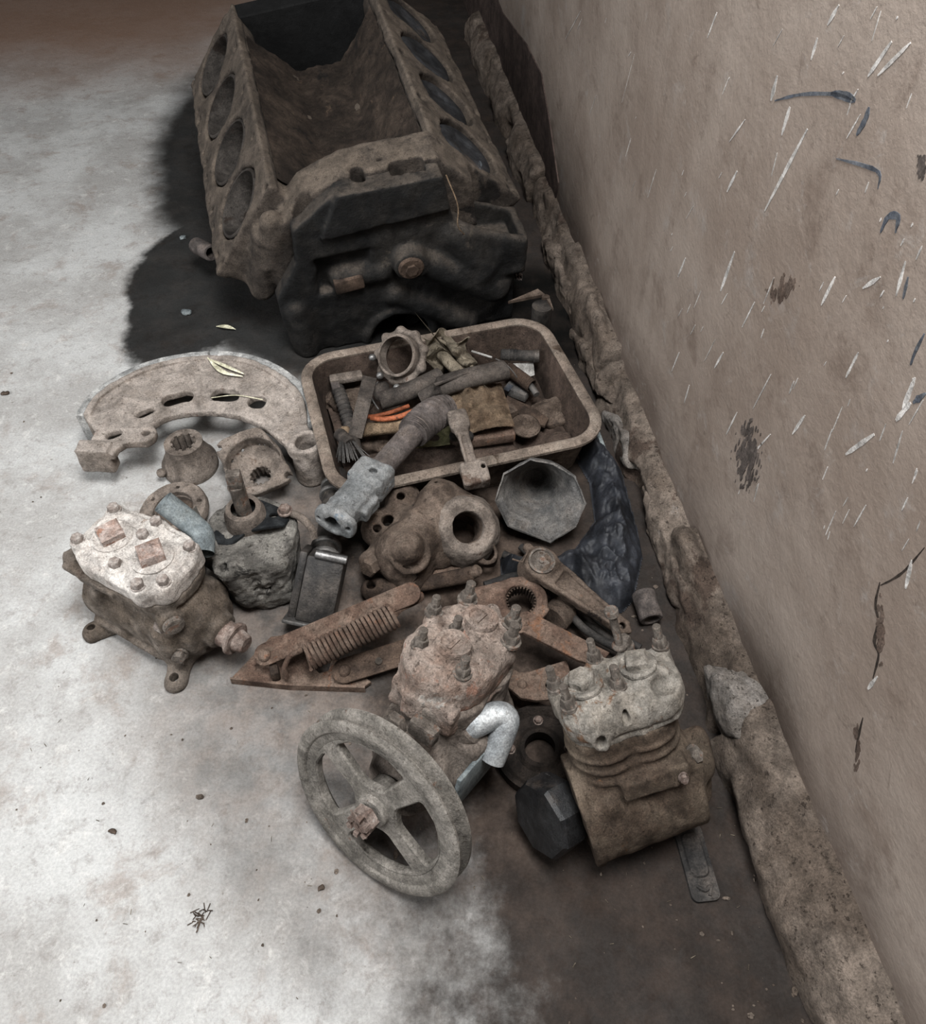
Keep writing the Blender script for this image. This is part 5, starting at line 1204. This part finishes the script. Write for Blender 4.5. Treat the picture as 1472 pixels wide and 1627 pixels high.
MB().lathe([(.0175, .008), (.0195, .012), (.0195, .014), (.0165, .0145), (.0155, .011), (.0145, .0105), (.004, .0105), (.0035, .013), (0, .013)], GF, 30).build('joint_cap', M_boltg, ar, label='pale round joint cap')
MB().sweep([GF @ V(-.018, .014, .006), GF @ V(-.024, .002, .010), GF @ V(-.020, -.020, .012), GF @ V(-.034, -.026, .012)], .0014, 6).build('split_pin', M_castd, ar)
# cables behind the compressors
cb = [[(800, 880), (850, 905), (900, 955), (950, 1000), (1000, 1030)], [(828, 868), (876, 912), (922, 958), (972, 1004), (1018, 1030)], [(770, 930), (830, 915), (880, 945), (930, 1000), (990, 1035)]]
for i, c in enumerate(cb): tube_item('black_cable', ['black cable under the tapered arm, running along its lower side', 'black cable furthest from the kerb under the tapered arm', 'black cable looping over the splined lever'][i], 'cable', [P(u, v, .018 + .012 * (i == 2)) for u, v in c], .006, M_rubber, 'sheath', 10)

# ------------------------------------------------------------------ splined lever (slack adjuster)
sf = frame(P(828, 956, .060), V(.05, -.18, .98), V(1, 0, 0)); sa = thing('splined_lever', 'orange-rusty lever with a splined hole, behind the middle compressor', 'lever', sf)
s = Sdf((-.09, -.045, -.03), (.06, .045, .02), .002)
s.cyl((0, 0, -.022), (0, 0, .006), .038, rnd=.004); s.cap((-.03, .006, -.008), (-.07, .002, -.008), .024, .020, k=.01)
s.box((.030, -.018, .002), (.022, .01, .012), Matrix.Rotation(.9, 3, 'Z'), r=.003, k=.003)
s.tor((0, 0, .005), (0, 0, 1), .028, .004, k=.003)
s.cyl((0, 0, -.05), (0, 0, .05), .0225, sub=True)
s.noise(.0012, .014, 105, 3); s.build('lever', M_rusto, sa)
splined_ring(MB(), None, .0235, .0215, -.020, .004, 26, .003).build('spline', M_rustd, sa)
dr = item('steel_drum', 'small dark cylinder right of the splined lever', 'cylinder', P(880, 965, .02)); MB().cyl(P(880, 985, .032), P(898, 966, .028), .022, seg=26, ch=.003).build('drum', M_castd, dr, world=True)

# ------------------------------------------------------------------ rusty bracket bars
def bar_item(name, label, px, z, th, mat, holes=(), rivets=(), zs=None):
    c = P(*px[0], z); o = item(name, label, 'bracket', c); mb = MB()
    mb.prism([((P(u, v, z) - c).x, (P(u, v, z) - c).y) for u, v in px], 0, th, None, [circ((P(u, v, z) - c).x, (P(u, v, z) - c).y, r_, 14) for u, v, r_ in holes], bevel=.0008)
    mb.build('bar', mat, o)
    for u, v in rivets: MB().lathe([(0, .004), (.004, .0035), (.0065, .0015), (.007, -.001), (0, -.001)], move(P(u, v, z) - c + V(0, 0, th)), 16).build('rivet', mat, o)
    return o
bar_item('bent_bar', 'rust-orange bent flat bar between the middle and right compressors', [(785, 986), (838, 974), (862, 986), (968, 1040), (952, 1062), (918, 1052), (832, 1008), (792, 1016)], .072, .006, M_rusto, rivets=[(834, 992)])
bar_item('bent_bar', 'brown bent flat bar with a hole, lower of the two', [(798, 1056), (826, 1072), (842, 1070), (900, 1052), (915, 1100), (900, 1112), (852, 1116), (828, 1112), (792, 1082)], .045, .006, M_rust, [(874, 1092, .0065)], [(830, 1091)])
# lever with return spring
bs = thing('spring_lever', 'brown rusty lever bracket with a long coil spring, left of the middle compressor', 'lever', move(P(470, 1065, 0)))
BI = WM[bs.name].inverted()
def bpoly(px, z): return [(lambda q: (q.x, q.y))(BI @ P(u, v, z)) for u, v in px]
def seat(u, v, z): return BI @ P(u, v, z)
MB().prism(bpoly([(366, 1077), (430, 1010), (470, 1005), (510, 1040), (548, 1050), (590, 1082), (578, 1090), (460, 1086)], .012), .004, .010, None, [[q for q in bpoly([(500, 1060), (512, 1048), (526, 1050), (522, 1064), (508, 1068)], .012)]], bevel=.0008).build('base_plate', M_rust, bs)
MB().prism(bpoly([(366, 1077), (460, 1086), (580, 1090), (580, 1094), (458, 1090), (366, 1080)], .012), -.0, .014, None).build('folded_edge', M_rust, bs)
def bar_between(name, mat, a, b, wd, th, up, ends=True):
    F = frame(a, up, b - a); L = (b - a).length
    out = [(wd * math.cos(t), wd * math.sin(t)) for t in [math.pi / 2 + math.pi * k / 8 for k in range(9)]] + [(L + wd * math.cos(t), wd * math.sin(t)) for t in [-math.pi / 2 + math.pi * k / 8 for k in range(9)]]
    mb = MB().prism(out, -th / 2, th / 2, F, bevel=.0008); return mb.build(name, mat, bs, world=True), F, L
bar_between('lever_arm', M_rust, P(422, 1040, .040), P(655, 950, .060), .0155, .006, V(-.1, -.45, .88))
MB().lathe([(0, .010), (.006, .0095), (.0085, .007), (.009, .002), (0, .002)], frame(P(422, 1041, .040), V(-.1, -.45, .88)), 20).build('pivot_pin', M_rust, bs, world=True)
bar_between('second_arm', M_rustd, P(548, 1066, .022), P(665, 1030, .030), .0175, .006, V(0, -.3, .95))
MB().lathe([(0, .008), (.006, .0075), (.0085, .005), (.009, .002), (0, .002)], frame(P(548, 1066, .022), V(0, -.3, .95)), 20).build('pivot_pin', M_rustd, bs, world=True)
MB().cyl(P(602, 1050, .029), P(602, 1050, .0325), .005, seg=12).build('dark_hole_disc', M_oil, bs, world=True)  # dark disc painted in for the shaded hole through the arm
sp_a, sp_b = P(487, 1046, .062), P(626, 978, .078)
MB().sweep(helix(sp_a, sp_b, .0165, 20, 16), .0028, 8).build('coil_spring', M_rust, bs, world=True)
MB().sweep(curve_pts([sp_a + V(-.012, .008, .008), P(478, 1034, .068), P(462, 1042, .055), P(452, 1062, .040), P(456, 1076, .022)], 6), .0038, 10).build('spring_hook', M_rust, bs, world=True)
s = Sdf((-.03, -.03, -.012), (.05, .03, .02), .002)
o = MB().sweep(curve_pts([sp_b, P(638, 966, .082), P(655, 958, .080), P(668, 950, .076), P(664, 944, .074), P(640, 960, .078)], 6), .0055, 10, flat=.7).build('spring_end_hook', M_rust, bs, world=True)
MB().box(P(437, 1068, .020), (.012, .018, .022), Matrix.Rotation(.3, 3, 'Z'), bevel=.003).build('lug', M_rustd, bs, world=True)

# ------------------------------------------------------------------ small things on the floor
rp = thing('rubber_pad', 'flat black rubber pad on the brown floor in front of the right compressor', 'pad', yaw(P(1106, 1372, 0), 6))
MB().prism(rrect(.017, .043, .008), 0, .006, None, bevel=.0015).build('pad', M_rubber, rp)
mb = MB(); rows = loft(mb, [[V(x, y + .008, .006) for x, y in rrect(.012, .026, .009)], [V(x, y + .008, .009) for x, y in rrect(.0105, .0245, .008)]]); mb.bm.faces.new(rows[1]); mb.build('raised_oval', M_rubber, rp)
MB().sweep(curve_pts([V(-.008, -.026, .007), V(.0, -.032, .008), V(.008, -.028, .007), V(.004, -.038, .007)], 5), .0022, 8).build('raised_mark', M_rubber, rp)
lf = tag(sheet(MB(), lambda a, b: (.022 * (a - .5) * 2, .0055 * (b - .5) * 2 * math.sin(math.pi * a + .02), .004 + .004 * math.sin(a * 3) + .002 * abs(b - .5)), 10, 4, .0005).build('dry_leaf', M_straw), 'small dry tan leaf on the oily floor above the brake shoe', 'leaf')
lf.matrix_basis = yaw(P(360, 524, 0), -14)
def pebble(u, v, r, mat, label, name='pebble', cat='pebble'):
    s = Sdf((-2 * r,) * 3, (2 * r,) * 3, r / 5); s.sph((0, 0, 0), r, (1.2, .9, .6)).noise(r * .25, r, int(u), 2); tag(s.build(name, mat, None, M=move(P(u, v, r * .5))), label, cat)
pebble(296, 496, .009, M_pipe, 'bluish pebble on the oily floor above the brake shoe'); pebble(290, 377, .008, M_pipe, 'bluish pebble on the oily floor left of the engine block'); pebble(466, 940, .004, M_paper, 'white chip beside the sooty pump') ; pebble(8, 625, .006, M_castd, 'dark pebble at the left edge of the floor')
pebble(512, 1410, .004, M_castd, 'dark chip below the pulley'); pebble(180, 1320, .004, M_castd, 'dark chip on the bare concrete at the lower left')
pf_ = item('pipe_fitting', 'small grey pipe fitting under the left corner of the engine block', 'fitting', P(325, 398, .05)); MB().tube(P(312, 390, .06), P(336, 402, .075), .018, .012, 20).build('ring', M_boot, pf_, world=True)
MB().cyl(P(325, 396, .0), P(325, 396, .062), .012, seg=12).build('stem', M_steel, pf_, world=True)
ws = item('straw_tuft', 'pale straw shreds lying on top of the brake shoe', 'straw', P(355, 588, SZ))
for pts in ([(330, 568), (352, 590), (386, 598)], [(332, 570), (360, 582), (388, 594)], [(338, 576), (358, 592), (372, 594)]):
    q = [P(u, v, SZ + .006) for u, v in pts]; MB().sweep(curve_pts(q, 5), [.001 + .0028 * math.sin(3.14 * i / 10) for i in range(11)], 6, flat=.35).build('straw', M_straw, ws, world=True)
tube_item('thin_straw', 'thin pale straw across the two slots of the brake shoe', 'straw', [P(336, 632, SZ + .003), P(375, 628, SZ + .004), P(418, 635, SZ + .003)], .0009, M_straw, 'straw', 5)
tube_item('floor_straw', 'thin pale straw on the brown floor between right compressor and kerb', 'straw', [P(1100, 1203, .004), P(1120, 1204, .005), P(1142, 1203, .004)], .0011, M_straw, 'straw', 5)
tuft = item('grass_tuft', 'small brown dry grass tuft at the bottom edge of the floor', 'grass', P(318, 1455, 0)); mb = MB()
for k in range(26):
    a = rr_.uniform(0, 6.28); L = rr_.uniform(.004, .013); c = V(rr_.uniform(-.008, .008), rr_.uniform(-.008, .008), 0); mb.sweep([c, c + V(L * math.cos(a), L * math.sin(a), rr_.uniform(.001, .006))], .0006, 4)
o = mb.build('blades', M_castd, tuft); o['kind'] = 'stuff'
wp = item('plastic_wrapper', 'crumpled grey plastic shred on the right flank of the engine block', 'wrapper', P(818, 420, .10))
sheet(MB(), lambda a, b: P(806 + 24 * a, 440 - 40 * b + 6 * a, .105 + .012 * abs(mnoise.noise(V(a * 6, b * 6, 1))) + .008 * mnoise.noise(V(a * 14, b * 14, 4))), 18, 18, .0006).build('film', M_boot, wp, world=True, rough=.001)
# crumbs of plaster, grit and chaff nobody could count
mb = MB(); rg_ = random.Random(11)
for k in range(420):
    if rg_.random() < .72: p = WALL_P + WALL_T * rg_.uniform(-.6, 1.2) + WALL_N * (KERB + .01 + rg_.expovariate(1 / .10)); p.z = 0
    else: p = P(rg_.uniform(0, 760), rg_.uniform(560, 1600), 0)
    if p.y > 1.25: continue
    r = rg_.expovariate(1 / .0010) + .0005; bmesh.ops.create_icosphere(mb.bm, subdivisions=1, radius=min(r, .0045), matrix=Matrix.Translation(p + V(0, 0, r * .3)) @ Matrix.Diagonal((rg_.uniform(.7, 1.5), rg_.uniform(.7, 1.5), .6, 1)))
o = mb.build('floor_grit', M_plaster, None, rough=.0004); o['kind'] = 'stuff'; tag(o, 'plaster crumbs and grit scattered over the floor and along the kerb', 'grit')
mb = MB()
for k in range(60):
    p = P(rg_.uniform(0, 520), rg_.uniform(300, 1600), .001) if rg_.random() < .6 else P(rg_.uniform(760, 1200), rg_.uniform(1230, 1560), .001)
    a = rg_.uniform(0, 6.28); L = rg_.uniform(.002, .007); mb.sweep([p, p + V(L * math.cos(a), L * math.sin(a), .001)], rg_.uniform(.0002, .00045), 4)
o = mb.build('floor_chaff', M_rag, None); o['kind'] = 'stuff'; tag(o, 'short bits of straw chaff strewn over the floor', 'chaff')
